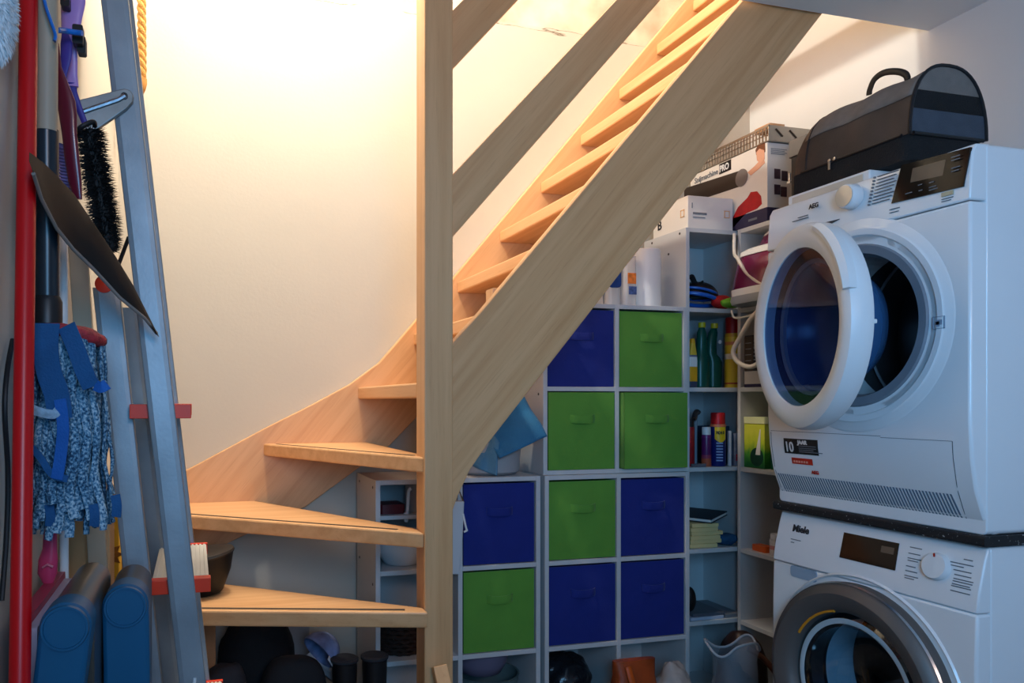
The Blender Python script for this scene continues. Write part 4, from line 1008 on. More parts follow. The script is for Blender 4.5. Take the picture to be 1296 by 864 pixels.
o = MB().blob((1.335,2.575,.112), (.105,.105,.118), .2, 12, 4, 5, floor=.017).build('black_sack', film_dark, smooth=True); tag(o, 'glossy black plastic sack in the bottom cell under two blue bins', 'sack')
leather = pbr('orange brown leather', (148,62,22), .45, var=.2, scale=10, bump=.15, bscale=60)
ob2 = thing('leather_bag', 'orange brown leather bag standing in the bottom cell by the white sack', 'bag', (1.58,2.42,.0))
m = MB(); rings = []
for z, rx, ry in ((0,.085,.05),(.04,.095,.055),(.14,.088,.048),(.21,.075,.034),(.262,.082,.016)):
    rings.append(super_ring(1.485, 2.345, .001+z, rx, ry, .6, 28))
m.loft(rings).build('body', leather, ob2, smooth=True)
MB().tube(spline([(1.445,2.315,.25),(1.455,2.298,.19),(1.485,2.290,.12),(1.525,2.290,.07)], 6), .012, 8, flat=.4, flatdir=(0,1,0)).build('flap_edge', pbr('bright orange leather',(196,84,26),.4), ob2, smooth=True)
o = MB().blob((1.635,2.32,.11), (.066,.07,.15), .3, 11, 8, 4, floor=.001).build('white_sack', pbr('dirty white sack',(176,168,162),.7,var=.12,bump=.3,bscale=30), smooth=True); tag(o, 'dirty white cloth sack between the leather bag and the clear plastic bag', 'sack')
cl = thing('clear_bag', 'clear plastic bag with grey contents and an open rim in front of the lowest shelf', 'bag', (1.78,2.28,.0))
m = MB(); rings = []
for z, rx, ry in ((.001,.07,.06),(.05,.095,.08),(.14,.09,.075),(.22,.07,.055),(.29,.085,.06),(.335,.10,.05)):
    r = super_ring(1.775, 2.19, z, rx*.95, ry, .8, 36)
    for i, v in enumerate(r): v += Vector((noise.noise(v*16)*.018, noise.noise(v*13+Vector((5,0,0)))*.018, 0 if z < .3 else .02*math.sin(i*.5)))
    rings.append(r)
m.loft(rings, caps=False).build('film', pbr('clear plastic film',(190,194,200),.12,var=.05,alpha=.28,bump=.5,bscale=24), cl, smooth=True)
MB().tube(rings[-1]+[rings[-1][0]], .004, 6).build('rim', pbr('pale rim',(176,176,180),.3), cl, smooth=True)
MB().blob((1.775,2.19,.14), (.074,.058,.138), .25, 14, 6, 4, floor=.002).build('grey_contents', pbr('grey cloth',(50,50,58),.8,var=.25,scale=20), cl, smooth=True)
rd = thing('carry_bag', 'dark brown bag with an orange red side lying right of the clear plastic bag', 'bag', (2.0,2.2,.0))
MB().blob((1.915,2.33,.15), (.075,.10,.185), .12, 8, 12, 4, floor=.001).build('body', pbr('dark brown leather',(44,26,20),.4,var=.3,scale=9), rd, smooth=True)
MB().blob((1.925,2.165,.12), (.05,.06,.055), .1, 9, 3, 3, floor=.001).build('red_side', pbr('orange red cloth',(176,52,24),.7,var=.3,scale=30), rd, smooth=True)
MB().tube(spline([(1.87,2.24,.30),(1.91,2.21,.27),(1.955,2.18,.20),(1.965,2.15,.13)], 6), .010, 8).build('strap', pbr('brown strap',(96,52,30),.5), rd, smooth=True)
wbx = MB().box(1.82,1.95,.001,1.99,2.08,.155); tag(wbx.build('white_box', paper, bevel=.003), 'low white box on the floor between the brown red bag and the washing machine', 'box')

# ---- under the stairs
dcl = pbr('black fabric', (14,14,18), .8, var=.25, scale=12, bump=.2, bscale=120)
def lump(px, py, Y, w, h, d_, name, label, cat, mat, seed, amp=.13, sq=.8):
    p = on_y(px, py, Y); o = MB().blob((p.x, Y, h*.5), (w, d_, h*.5), amp, 9, seed, 4, floor=.001, squash=sq).build(name, mat, smooth=True); return tag(o, label, cat)
lump(325, 830, 2.58, .125, .455, .10, 'black_backpack', 'black backpack standing against the back wall under the lowest tread', 'backpack', dcl, 2)
lump(372, 845, 2.36, .105, .372, .07, 'black_cushion', 'dark rounded cushion in front of the backpack under the lowest tread', 'cushion', pbr('charcoal fabric',(26,27,32),.8,var=.1), 7, .05, .6)
lump(287, 848, 2.36, .072, .36, .07, 'grey_bag', 'dark grey cloth bag leaning beside the brown carton under the stairs', 'bag', pbr('dark grey cloth',(52,48,52),.8,var=.15), 9, .2)
bc_ = thing('brown_carton', 'brown cardboard carton under the left end of the lowest tread', 'box', (.02,2.5,0))
MB().box(-.12,2.42,.001,.066,2.62,.50).build('body', pbr('brown cardboard',(176,122,82),.8,var=.08,bump=.1,bscale=80), bc_, bevel=.002)
MB().box(-.122,2.40,.4995,.0,2.42,.5015).build('flap', pbr('brown cardboard',(176,122,82),.8), bc_)
for i, (px, lb) in enumerate(((436,'left'),(474,'right'))):
    p = on_y(px, 850, 2.36); u = thing('black_boot', 'tall black boot beside the white shelf side under the stairs, %s of the pair' % lb, 'boot', (p.x,2.36,0), 'pair of black boots')
    rings = []
    for z, rx, ry, dy in ((.001,.04,.10,-.05),(.04,.042,.10,-.05),(.08,.04,.07,-.02),(.14,.036,.045,0),(.30,.042,.05,0),(.345,.043,.052,0)):
        rings.append(super_ring(p.x, 2.30+dy+.06, z, rx*.9, ry, .85, 24))
    MB().loft(rings).build('shaft', pbr('black rubber',(20,20,24),.45,var=.15), u, smooth=True)
    MB().lathe([(.030,.346),(.044,.344),(.045,.352),(.038,.356),(.030,.352)], Matrix.Translation((p.x,2.36,0)), 24).build('cuff', pbr('dark grey cuff',(46,46,50),.7), u, smooth=True)
cp = thing('peaked_cap', 'blue and white peaked cap propped upright between the cushion and the boots', 'cap', on_y(408,840,2.40))
p0 = on_y(403, 826, 2.44)
tag_M = Matrix.Translation(p0) @ Matrix.Rotation(math.radians(55),4,'Y') @ Matrix.Rotation(math.radians(-20),4,'X')
m = MB()
def fc(u, v):
    a = 2*math.pi*u; b = math.pi/2*v; return tag_M @ Vector((.062*math.cos(a)*math.cos(b), .072*math.sin(a)*math.cos(b), .07*math.sin(b)))
m.grid(fc, 32, 10).build('crown', pbr('blue white cotton',(120,134,176),.85,var=.45,scale=22), cp, smooth=True, solid=.003)
m = MB()
def fb(u, v):
    a = math.pi*(u-.5)*.95; r = .062+.06*v*math.cos(a)**.5 if abs(a) < math.pi/2 else .062; return tag_M @ Vector((r*math.cos(a), (.072+.01*v)*math.sin(a), -.012*v))
m.grid(fb, 20, 4).build('peak', pbr('white peak',(198,194,196),.8), cp, smooth=True, solid=.004)
o = MB().box(.11,2.70,.001,.40,2.775,.43); bxw = tag(o.build('white_carton', pbr('dull white card',(150,148,148),.7), bevel=.003), 'plain white carton against the back wall under the stairs, behind the cap', 'box')
# ============================================================ stepladder
YA, YZ = 1.455, 1.84
def line_z(p, q, z): return p+(q-p)*((z-p.z)/(q.z-p.z))
rt, rb_ = on_y(145.5, 0, YA), on_y(244, 864, YA)
ld = thing('stepladder', 'folded aluminium stepladder with orange step caps leaning by the left wall', 'ladder', (line_z(rt,rb_,0).x, 1.65, 0))
lad_alu = pbr('dull ladder aluminium', (146,154,160), .45, .4, var=.16, scale=9, bump=.03, bscale=160)
def rail(p, q, y, z0, z1, w, d_, name, mat=lad_alu, inner=True):
    a = line_z(p, q, z0); b = line_z(p, q, z1); m = MB()
    sec = [(-w/2,-d_/2),(-w*.30,-d_/2-.002),(w*.30,-d_/2-.002),(w/2,-d_/2),(w/2,d_/2),(-w/2,d_/2)]
    m.loft([[Vector((c_.x+u, y+v, c_.z)) for u, v in sec] for c_ in (a, b)])
    o = m.build(name, mat, ld, bevel=.002)
    return o
near = rail(rt, rb_, YA, 0, 2.1, .047, .028, 'front_rail')
rail(rt, rb_, YZ, 0, 2.1, .047, .028, 'front_rail')
l0, l1 = on_y(135,365,1.50), on_y(171,700,1.50)
lr = rail(l0, l1, 1.50, .0, l0.z, .047, .022, 'rear_leg')
k0, k1 = on_y(163,400,1.80), on_y(197,700,1.80)
rail(k0, k1, 1.80, .0, l0.z, .040, .022, 'rear_leg')
capm = pbr('orange red end cap', (232,56,14), .45, var=.06)
p = l0+Vector((-.003,-.0125,-.0)); MB().lathe([(.0,0),(.016,0),(.016,.004),(.0,.006)], axis_M(p+Vector((0,0,.006)), (0,-1,0)), 24).build('pivot_cap', capm, lr, smooth=True)
ridged = pbr('ridged step aluminium', (214,210,200), .45, .3, var=.05)
for k, (py, kk) in enumerate(((515,0),(690,1),(0,2),(0,3))):
    z = (1.155,.832,.51,.19)[k]; c_ = line_z(rt, rb_, z)
    m = MB(); x0, x1 = c_.x-.052, c_.x+.050
    m.box(x0, YA+.018, z-.021, x1, YZ-.018, z)
    for i in range(12): m.box(x0+.003+i*.0084, YA+.026, z, x0+.007+i*.0084, YZ-.026, z+.002)
    so = m.build('step', ridged, ld)
    for xa, ya, xb, yb_ in ((x0-.003,YA+.0,c_.x-.022,YA+.026),(c_.x+.022,YA+.0,x1+.003,YA+.026),(x0-.003,YZ-.026,x1+.003,YZ-.0145)):
        MB().box(xa, ya, z-.023, xb, yb_, z+.003).build('end_cap', capm, so, bevel=.001)
q = [on_y(a, b, 1.425) for a, b in ((96,127),(120,121),(150,113),(158,111.5),(165,114),(169,120),(168,128),(160,137),(126,161),(104,172),(92,166))]
br = MB().prism(q, (0,.012,0)).build('hinge_bracket', pbr('worn grey metal',(150,152,150),.45,.7,var=.2,scale=18), ld, bevel=.002)
MB().tube([on_y(100,143,1.424), on_y(150,126,1.424), on_y(158,121,1.424)], .0045, 8).build('pressed_rib', alu, br, smooth=True)
MB().lathe([(.0,0),(.006,0),(.006,.004),(.0,.005)], axis_M(on_y(157.5,122,1.4255), (0,-1,0)), 16).build('rivet', pbr('dark rivet',(60,60,62),.5,.6), br, smooth=True)
for y in (YA, YZ):
    c_ = line_z(rt, rb_, .015); MB().rbox(c_.x-.03, y-.02, .0, c_.x+.03, y+.02, .03, .006).build('foot', black_plastic, ld)
MB().tube([on_y(150,335,1.60), on_y(163,300,1.60)], .004, 8).build('strap', black_plastic, ld)
m = MB(); c_ = line_z(rt, rb_, .645); m.tube([(c_.x+.004,YA-.018,c_.z+.012),(c_.x+.002,YA-.018,c_.z-.002),(c_.x+.004,YA-.0175,c_.z-.012)], [.003,.0035,.002], 8)
m.build('paint_drip', white_plastic, near, smooth=True)

# ============================================================ tools on the left wall
red_paint = pbr('red painted metal', (196,4,14), .35, var=.05)
a_, b_2 = pd(36.5,0,1.10), pd(25,864,.93)
rp = thing('broom_pole', 'red metal broom pole leaning against the left wall, nearest the camera', 'pole', line_z(a_,b_2,0))
top_ = a_+(a_-b_2)*.22; z0_ = line_z(a_, b_2, .012)
MB().tube([z0_, b_2, a_, top_], .0125, 20).build('shaft', red_paint, rp, smooth=True)
MB().tube([top_, top_+(a_-b_2).normalized()*.02], .0128, 20).build('end_cap', red_plastic, rp, smooth=True)
MB().lathe([(.0,0),(.016,0),(.017,.02),(.0145,.05),(.0,.05)], axis_M(line_z(a_,b_2,.001), (a_-b_2)), 20).build('threaded_socket', black_plastic, rp, smooth=True)

mp = thing('mop', 'blue and white strand mop hanging head down on the left wall', 'mop', pd(85,660,1.15))
ma, mb_ = pd(60,-40,1.12), pd(59,192,1.135)
MB().tube([ma+(ma-mb_)*.5, ma, pd(59,166,1.1325)], .0155, 20).build('wooden_handle', pbr('grey beige varnished wood',(168,150,128),.5,var=.08,scale=5), mp, smooth=True)
mc, md_ = pd(59,170,1.135), pd(60,375,1.15)
MB().tube([pd(59,164,1.135), md_], .0172, 20).build('sleeve', pbr('blue black sleeve',(30,40,48),.28,var=.1), mp, smooth=True)
MB().tube([md_, pd(60,382,1.15), pd(60,410,1.15)], [.018,.0215,.0215], 20).build('socket', black_plastic, mp, smooth=True)
hc = pd(86,424,1.17)
m = MB(); m.tube([hc+Vector((.047*math.cos(t),.05*math.sin(t),.004-.012*max(0,math.cos(t)))) for t in (2*math.pi*i/40 for i in range(41))], .010, 10, caps=False)
m.blob(hc, (.045,.048,.016), .1, 30, 1, 3)
m.build('mop_plate', pbr('red plastic plate',(168,44,54),.6,var=.35,scale=90,bump=.3,bscale=200), mp, smooth=True)
strand_m, nt, b_ = new_mat('speckled blue white microfibre')
tc = nt.nodes.new('ShaderNodeTexCoord'); n_ = nt.nodes.new('ShaderNodeTexNoise'); n_.inputs['Scale'].default_value = 260; n_.inputs['Detail'].default_value = 2
n3 = nt.nodes.new('ShaderNodeTexNoise'); n3.inputs['Scale'].default_value = 14
nt.links.new(tc.outputs['Object'], n_.inputs['Vector']); nt.links.new(tc.outputs['Object'], n3.inputs['Vector'])
ad = nt.nodes.new('ShaderNodeMath'); ad.operation = 'MULTIPLY_ADD'; ad.inputs[1].default_value = .5; nt.links.new(n3.outputs['Fac'], ad.inputs[0]); nt.links.new(n_.outputs['Fac'], ad.inputs[2])
r_ = ramp(nt, [(.60,lin((24,62,92))),(.76,lin((84,132,162))),(.92,lin((170,194,208)))]); nt.links.new(ad.outputs[0], r_.inputs['Fac'])
nt.links.new(r_.outputs['Color'], b_.inputs['Base Color']); b_.inputs['Roughness'].default_value = .95
bp = nt.nodes.new('ShaderNodeBump'); bp.inputs['Strength'].default_value = .5; bp.inputs['Distance'].default_value = .006
nt.links.new(n_.outputs['Fac'], bp.inputs['Height']); nt.links.new(bp.outputs['Normal'], b_.inputs['Normal'])
random.seed(12)
m = MB()
for i in range(50):
    a = 2*math.pi*i/50*3.0 + random.uniform(-.1,.1); rr_ = .050-.012*(i//17)
    p0 = hc+Vector((rr_*math.cos(a), rr_*math.sin(a), .0)); L_ = random.uniform(.245,.308); sp = random.uniform(1.12,1.42)
    pts = []
    for k in range(15):
        t = k/14; w = .0055*math.sin(k*.9+i)*t**.5
        pts.append(Vector((max(-.238, hc.x+(p0.x-hc.x)*(1+(sp-1)*t)+w), hc.y+(p0.y-hc.y)*(1+(sp-1)*t)+.004*math.cos(k*.8+i*2), hc.z-.004-L_*t**.92)))
    rs = [.0084*(.85+.3*noise.noise(q*40)) for q in pts]
    m.tube(pts, rs, 8, flat=.45, flatdir=(math.cos(a),math.sin(a),0))
so = m.build('strands', strand_m, mp, smooth=True)
blue_web = pbr('blue webbing', (24,92,170), .8, var=.1, scale=20, bump=.2, bscale=300)
dblue = pbr('dark blue webbing', (24,82,132), .8, var=.12, scale=20, bump=.2, bscale=300)
def ribbon(pix, w, mat, name='loop_band', th=.002):
    pts = spline([pd(*p) for p in pix], 6); rings = []
    for i, p in enumerate(pts):
        d = (pts[min(i+1,len(pts)-1)]-pts[max(i-1,0)]).normalized(); sd_ = d.cross(Vector((S,C,0))).normalized()*(w/2)*1.0; f_ = Vector((S,C,0))*th/2
        rings.append([p-sd_-f_, p+sd_-f_, p+sd_+f_, p-sd_+f_])
    return MB().loft(rings).build(name, mat, mp, smooth=True)
ribbon([(60,409,1.095),(58,440,1.09),(62,470,1.09),(72,500,1.09),(76,530,1.09)], .036, dblue)
ribbon([(84,412,1.10),(96,440,1.095),(106,468,1.095),(116,490,1.10)], .026, dblue)
ribbon([(76,505,1.085),(80,540,1.083),(77,575,1.083),(72,606,1.085)], .017, blue_web)
ribbon([(38,516,1.085),(50,521,1.083),(68,524,1.083),(76,516,1.085)], .013, pbr('pale web',(150,176,196),.9,var=.3,scale=120))
ribbon([(120,487,1.10),(128,490,1.095),(136,486,1.10)], .016, blue_web)
ribbon([(40,566,1.09),(52,580,1.087),(66,600,1.087),(86,606,1.09)], .010, dblue)
for x_, y_ in ((62,652),(118,652),(146,640)): ribbon([(x_,y_-14,1.12),(x_+2,y_,1.118),(x_+1,y_+14,1.12)], .014, dblue)

# bristle brush with purple handle
bb_ = thing('bristle_brush', 'round black bristle brush with a purple handle hanging between mop and ladder', 'brush', pd(128,325,1.28))
m = MB(); random.seed(4)
ax0, ax1 = pd(113,165,1.27), pd(139,318,1.29); dx_ = (ax1-ax0).normalized(); ux = dx_.orthogonal().normalized(); vx = dx_.cross(ux)
m.tube([ax0, ax1], .012, 10)
for i in range(2600):
    t = random.random(); a = random.uniform(0, 2*math.pi); c_ = ax0+(ax1-ax0)*t
    r = .030*(1-.30*max(0,t-.8)/.2)*(.82+.26*random.random()); o_ = (ux*math.cos(a)+vx*math.sin(a)); tip = c_+o_*r+dx_*random.uniform(-.006,.010)
    s_ = dx_.cross(o_)*.0011; s2 = dx_*.0011; base = c_+o_*.008
    m.add([base+s_, base-s_*.5+s2, base-s_*.5-s2, tip], [(0,1,3),(1,2,3),(2,0,3)])
m.build('bristles', pbr('black bristle',(20,19,19),.7,var=.3), bb_)
purple = pbr('lilac purple plastic', (182,136,196), .35, var=.06); indigo = pbr('indigo rubber', (70,54,140), .5, var=.08)
def sect(rows, flat=.4):
    rings = []
    for px, py, k, w in rows:
        c_ = pd(px, py, k); w = w*k/960
        rings.append([c_+Vector((C,-S,0))*(w*math.cos(a))+Vector((S,C,0))*(w*flat*math.sin(a)) for a in (2*math.pi*i/20 for i in range(20))])
    return MB().loft(rings)
sect([(93,-60,1.24,14),(93,-20,1.24,16),(92.5,5,1.24,15.5),(90,30,1.24,12.5),(88,60,1.24,10),(88.5,95,1.25,9.5),(90,110,1.25,9.5)]).build('handle_grip', purple, bb_, smooth=True)
sect([(82,38,1.215,3),(84,55,1.213,7.5),(83.5,75,1.213,7),(80.5,95,1.215,4),(78,110,1.22,1.5)], .3).build('grip_inlay', indigo, bb_, smooth=True)
sect([(89,106,1.25,8.5),(91,115,1.255,6.5),(97,130,1.26,5),(109,160,1.27,4)], .6).build('handle_neck', indigo, bb_, smooth=True)
MB().tube(spline([pd(95,168,1.245),pd(104,160,1.24),pd(118,154,1.25),pd(120,160,1.26)], 5), .004, 8).build('wire_collar', black_plastic, bb_, smooth=True)

mr_ = thing('maroon_brush', 'maroon curved brush handle with lilac bristles hanging beside the mop pole', 'brush', pd(90,250,1.2))
sect([(73,55,1.17,1.6),(74,85,1.172,4),(79,108,1.175,8.5),(83.5,128,1.178,12),(86,146,1.18,11.5),(88,170,1.18,9.5),(91,200,1.185,9.5),(95,230,1.19,8.5),(99,252,1.195,5)], .45).build('handle', pbr('maroon plastic',(104,22,40),.3,var=.08,coat=.3), mr_, smooth=True)
m = MB()
for i in range(13): m.tube([pd(74,186+i*4,1.215), pd(87+i*.6,190+i*4,1.215)], .0020, 6)
m.prism([pd(73,180,1.222), pd(86,184,1.222), pd(94,242,1.222), pd(78,240,1.222)], (0,.006,0))
m.build('bristle_rows', pbr('lilac grey bristle',(136,112,160),.7,var=.3,scale=60), mr_)
clipm = black_plastic
for (xa, ya, xb, yb_, k) in ((77,-8,88,9,1.215),(92,32,105,56,1.21),(98,47,108.5,68,1.225)):
    a = pd(xa, yb_, k); b = pd(xb, ya, k); z1_ = b.z; m = MB()
    m.rbox(a.x, a.y-.006, a.z, b.x, a.y+.012, z1_, .003, 3, 'y')
    o = m.build('tool_clip', clipm, smooth=True)
    tag(o, 'black plastic clip %s' % ('at the top edge of the view on the purple handle' if ya < 0 else 'on the purple handle under the blue cable tie' if ya == 32 else 'on the purple handle, rightmost and lowest of the three'), 'clip', 'black tool clips')
tie = thing('cable_tie', 'bright blue cable tie looped round the mop pole and purple handle', 'cable tie', pd(80,60,1.1))
tm = pbr('bright blue nylon', (20,110,196), .4)
MB().tube(spline([pd(54,-10,1.10),pd(58,8,1.095),pd(64,26,1.095),pd(70,44,1.10),pd(69,52,1.10)], 6), .0045, 8, flat=.6).build('hanging_end', tm, tie, smooth=True)
MB().tube(spline([pd(73,38,1.15),pd(82,39,1.18),pd(95,41,1.19),pd(104,42,1.19)], 6), .0042, 8).build('band', tm, tie, smooth=True)

# black pointed blade hanging across pole and ladder
up_e = [(38,193),(55,206),(70.5,221),(93,245),(114.5,277),(146.4,325),(167.7,360),(201,426)]
lo_e = [(43,219),(53,250.6),(72,288),(93,314.5),(120,341),(151.7,375.7),(183.7,402),(198.5,421)]
def bk_(i): return .99+.34*i/7
U_ = [pd(*p, bk_(i)) for i, p in enumerate(up_e)]; Lw = [pd(*p, bk_(i)+.012) for i, p in enumerate(lo_e)]
bl_ = thing('pointed_blade', 'black pointed plastic blade hanging aslant in front of the ladder rail', 'blade', (U_[3].x, U_[3].y, U_[-1].z))
nV = Vector((S, C, 0))*.005; m = MB(); rings = []
for u_, l_ in zip(U_, Lw):
    mid = (u_+l_)/2-nV*1.2
    rings.append([u_-nV*.4, mid-nV*.4, l_-nV*.4, l_+nV*.5, mid+nV*.5, u_+nV*.5])
m.loft(rings).build('blade', pbr('satin black plastic',(9,10,12),.6,var=.15), bl_, smooth=True)
MB().tube([p-nV*.3+Vector((0,0,-.001)) for p in Lw], .0028, 8).build('rim', pbr('lit edge grey',(128,122,116),.5), bl_, smooth=True)  # pale tube paints the lit thickness of the black blade's lower edge

# white fluffy duster top left
fd = thing('feather_duster', 'pale blue white fluffy duster in the top left corner beside the red pole', 'duster', pd(2,90,.98))
m = MB(); random.seed(9); fc_ = pd(-6,12,.98); m.blob(fc_, (.022,.024,.062), .15, 40, 2, 4)
for i in range(2600):
    v = Vector((random.gauss(0,1),random.gauss(0,1),random.gauss(0,1))).normalized()
    if v.x < -.6: continue
    b0 = fc_+Vector((v.x*.021, v.y*.023, v.z*.06)); tip = fc_+Vector((v.x*.031, v.y*.031, v.z*.074))*random.uniform(.8,1.0)+Vector((0,0,-.006))
    s_ = v.orthogonal().normalized()*.0016; s2 = v.cross(s_)
    m.add([b0+s_, b0-s_*.5+s2, b0-s_*.5-s2, tip], [(0,1,3),(1,2,3),(2,0,3)])
m.build('fluff', pbr('white fibre',(222,228,232),.9,var=.06), fd)
MB().tube([fc_+Vector((0,0,.05)), fc_+Vector((-.004,0,.2))], .006, 10).build('handle', white_plastic, fd, smooth=True)
lead2 = [on_x(a, b, -.242) for a, b in ((16,430),(9,470),(6,520),(10,600),(8,680),(2,760))]
o = MB().tube(spline(lead2, 6), .0035, 8).build('black_lead', black_plastic, smooth=True); tag(o, 'thin black lead hanging on the left wall behind the red pole', 'lead')

# twisted rope
rpz = []
p0_, p1_ = pd(178,-120,2.42), pd(180,108,2.42)
ro = thing('rope', 'ochre twisted rope hanging in front of the cream wall right of the ladder', 'rope', p1_)
m = MB()
for s_ in range(3):
    pts = []
    for i in range(121):
        t = i/120; a = t*46+s_*2.094; c_ = p0_+(p1_-p0_)*t; f = 1 if t < .93 else 1-(t-.93)/.07*.6
        pts.append(c_+Vector((C*.0072*math.cos(a)*f, .0072*math.sin(a)*f-S*.0072*math.cos(a)*f, 0)))
    m.tube(pts, .0078, 8)
m.build('strands', pbr('ochre rope fibre',(206,150,78),.85,var=.2,scale=60,bump=.5,bscale=240), ro, smooth=True)
MB().lathe([(.0,-.03),(.004,-.028),(.011,-.012),(.0148,.004),(.0148,.02),(.0,.02)], Matrix.Translation(p1_), 20).build('bound_end', pbr('ochre binding',(190,132,66),.8,var=.15,scale=50), ro, smooth=True)

# cases, boards and handles low on the left
cb_m = pbr('dark petrol blue plastic', (16,84,122), .42, var=.06)
def case(name, label, px, py, k, rpx, y1, xl, xr, topmat):
    c_ = pd(px, py, k); r = rpx*k/960
    u = thing(name, label, 'case', (c_.x, c_.y, 0), 'dark blue cases with round end discs')
    poly = [(c_.x+r*1.08*math.cos(a), c_.z+r*1.08*math.sin(a)) for a in (math.pi*i/20 for i in range(21))]
    poly += [(xl, c_.z-.09), (xl, .001), (xr, .001), (xr, c_.z-.09)]
    MB().prism([(x, c_.y+.002, z) for x, z in poly], (0,.055,0)).build('front_shell', cb_m, u, bevel=.006, smooth=True)
    MB().lathe([(.0,0),(r*.86,0),(r*.88,.003),(r*.97,.003),(r,.0),(r,-.012),(.0,-.012)], axis_M((c_.x,c_.y,c_.z), (0,-1,0)), 44).build('end_disc', cb_m, u, smooth=True)
    poly2 = [(c_.x+r*.96*math.cos(a), c_.z+r*.96*math.sin(a)) for a in (math.pi*i/20 for i in range(21))]+[(c_.x-r*.96, .001),(c_.x+r*.96, .001)]
    MB().prism([(x, c_.y+.058, z) for x, z in poly2], (0,y1-c_.y-.058,0)).build('rear_body', topmat, u, bevel=.003, smooth=True)
    return u
satin = pbr('dark satin metal', (92,90,84), .3, .6, var=.2, scale=8)
case('folding_case', 'dark blue case with a round end disc, left one, beside the pink board', 82, 795, .95, 29, 1.30, -.196, -.136, satin)
case('folding_case', 'dark blue upright case with a round end disc, right one, beside the ladder', 158.5, 768, 1.10, 26, 1.33, -.126, -.062, pbr('black grey shell',(46,46,50),.35,var=.2))
pkb = thing('pink_board', 'pink edged flat board standing along the left wall behind the left blue case', 'board', (-.214,1.3,0))
MB().rbox(-.232,1.09,.0,-.213,1.41,.872,.006,3,'x').build('pink_edge', pbr('rose pink plastic',(176,58,86),.4,var=.08), pkb, smooth=True)
MB().rbox(-.2125,1.10,.0,-.201,1.40,.862,.005,3,'x').build('pale_flank', pbr('lilac white plastic',(186,172,190),.4,var=.06), pkb, smooth=True)
pnk = thing('pink_brush', 'pink plastic brush handle hanging below the mop strands on the left wall', 'brush', pd(61,738,1.22))
sect([(66,560,1.22,5),(65,620,1.22,6),(64,668,1.22,8),(63,694,1.22,9),(61,708,1.22,12),(60,725,1.22,12),(61,737,1.22,7)], .7).build('grip', pbr('pink plastic',(206,62,104),.35,var=.06), pnk, smooth=True)
MB().tube([pd(54,718,1.205),pd(60,714,1.203),pd(67,717,1.205)], .002, 6).build('thumb_ridge', pbr('pale pink ridge',(220,120,140),.4), pnk, smooth=True)
tbx = MB().box(-.246,1.60,.001,-.160,1.69,.99); tag(tbx.build('tan_carton', pbr('tan cardboard',(202,158,112),.8,var=.06), bevel=.003), 'tall tan carton by the left wall between the pink board and the ladder', 'box')
q0, q1 = on_y(98,312,1.56), on_y(108,470,1.56); fz = q1+(q1-q0)*((.001-q1.z)/(q1.z-q0.z))
o = MB().prism([q0+Vector((-.017,0,0)), q0+Vector((.017,0,0)), fz+Vector((.017,0,0)), fz+Vector((-.017,0,0))], (0,.02,0)).build('beige_plank', pbr('beige painted wood',(178,164,142),.6,var=.06), bevel=.002)
tag(o, 'narrow beige plank standing between the mop pole and the rear ladder leg', 'plank')
q0 = pd(80,296,1.33); o = MB().tube([Vector((q0.x+.004,q0.y,.001)), q0], .0075, 14).build('white_pole', white_plastic, smooth=True)
tag(o, 'thin white pole standing right behind the dark mop sleeve', 'pole')
ypk = thing('yellow_packet', 'tall yellow packet with a flower print behind the ladder legs', 'packet', (-.205,1.92,0))
MB().box(-.245,1.88,.001,-.168,1.95,.96).build('body', pbr('yellow card',(226,176,44),.6,var=.12,scale=10), ypk, bevel=.003)
yq = lambda a, b: on_y(a, b, 1.879)
MB().prism([yq(119,675), yq(135,672), yq(134,692), yq(121,696)], (0,.0012,0)).build('white_label', paper, ypk)
m = MB(); fq = yq(138,702)
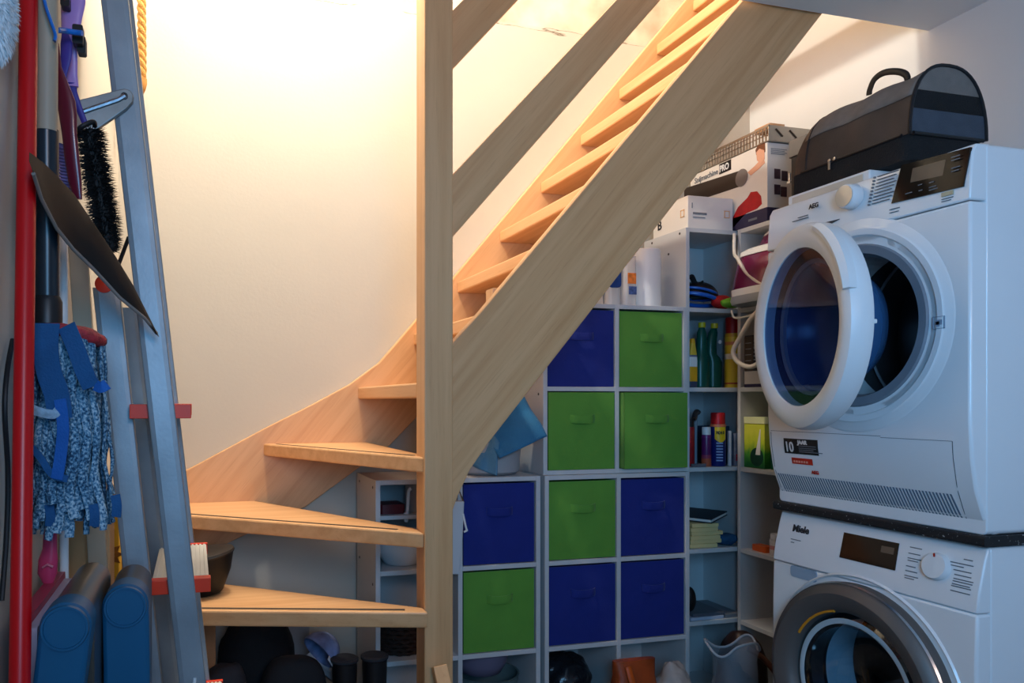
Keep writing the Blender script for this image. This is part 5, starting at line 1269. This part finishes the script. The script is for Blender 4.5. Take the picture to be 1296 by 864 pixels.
for i in range(9):
    a = 2*math.pi*i/9; d_ = Vector((math.cos(a),0,math.sin(a))); s_ = Vector((-math.sin(a),0,math.cos(a)))*.007
    m.prism([fq+d_*.004, fq+d_*.018+s_, fq+d_*.032, fq+d_*.018-s_], (0,.0012,0))
m.build('printed_flower', pbr('printed amber',(150,96,24),.6,var=.3,scale=50), ypk)

# ============================================================ light and camera
def light(name, kind, loc, energy, color, **k):
    l = bpy.data.lights.new(name, kind); l.energy = energy; l.color = color
    for a, v in k.items(): setattr(l, a, v)
    o = bpy.data.objects.new(name, l); COL.objects.link(o); o.location = loc; return o
lamp = light('stairwell_lamp', 'POINT', (.33,2.08,3.15), 80, (1,.94,.81), shadow_soft_size=.06)
win = light('window_daylight', 'AREA', (.15,-.55,1.5), 16, (.21,.56,1), shape='RECTANGLE', size=.6, size_y=.9, spread=math.radians(130))
win.rotation_euler = (math.radians(90), 0, math.radians(-32))
up = light('upstairs_fill', 'AREA', (.9,2.2,4.55), 72, (1,.93,.80), shape='RECTANGLE', size=2.2, size_y=.9)  # added overhead fill that evens out the stairwell wall, not an actual lamp
room = light('warm_fill', 'AREA', (.55,-1.7,2.1), 7.5, (1,.70,.54), shape='DISK', size=.6, spread=math.radians(140))  # added warm fill behind the camera, stands for no known lamp
room.rotation_euler = (math.radians(88), 0, math.radians(-6))
w = bpy.data.worlds.new('World'); bpy.context.scene.world = w; w.use_nodes = True
w.node_tree.nodes['Background'].inputs['Color'].default_value = (.45,.62,.9,1); w.node_tree.nodes['Background'].inputs['Strength'].default_value = .03
cam = bpy.data.cameras.new('camera'); co = bpy.data.objects.new('camera', cam); COL.objects.link(co)
co.location = (0,0,H); co.rotation_euler = (math.radians(90), 0, -PHI)
cam.sensor_width = 36; cam.lens = 960/1296*36; cam.shift_x = 143/1296; cam.shift_y = 76/1296; cam.clip_start = .02
sc = bpy.context.scene; sc.camera = co
sc.view_settings.view_transform = 'Standard'; sc.view_settings.look = 'None'; sc.view_settings.gamma = 1; sc.view_settings.exposure = .16
sc.view_settings.use_curve_mapping = False
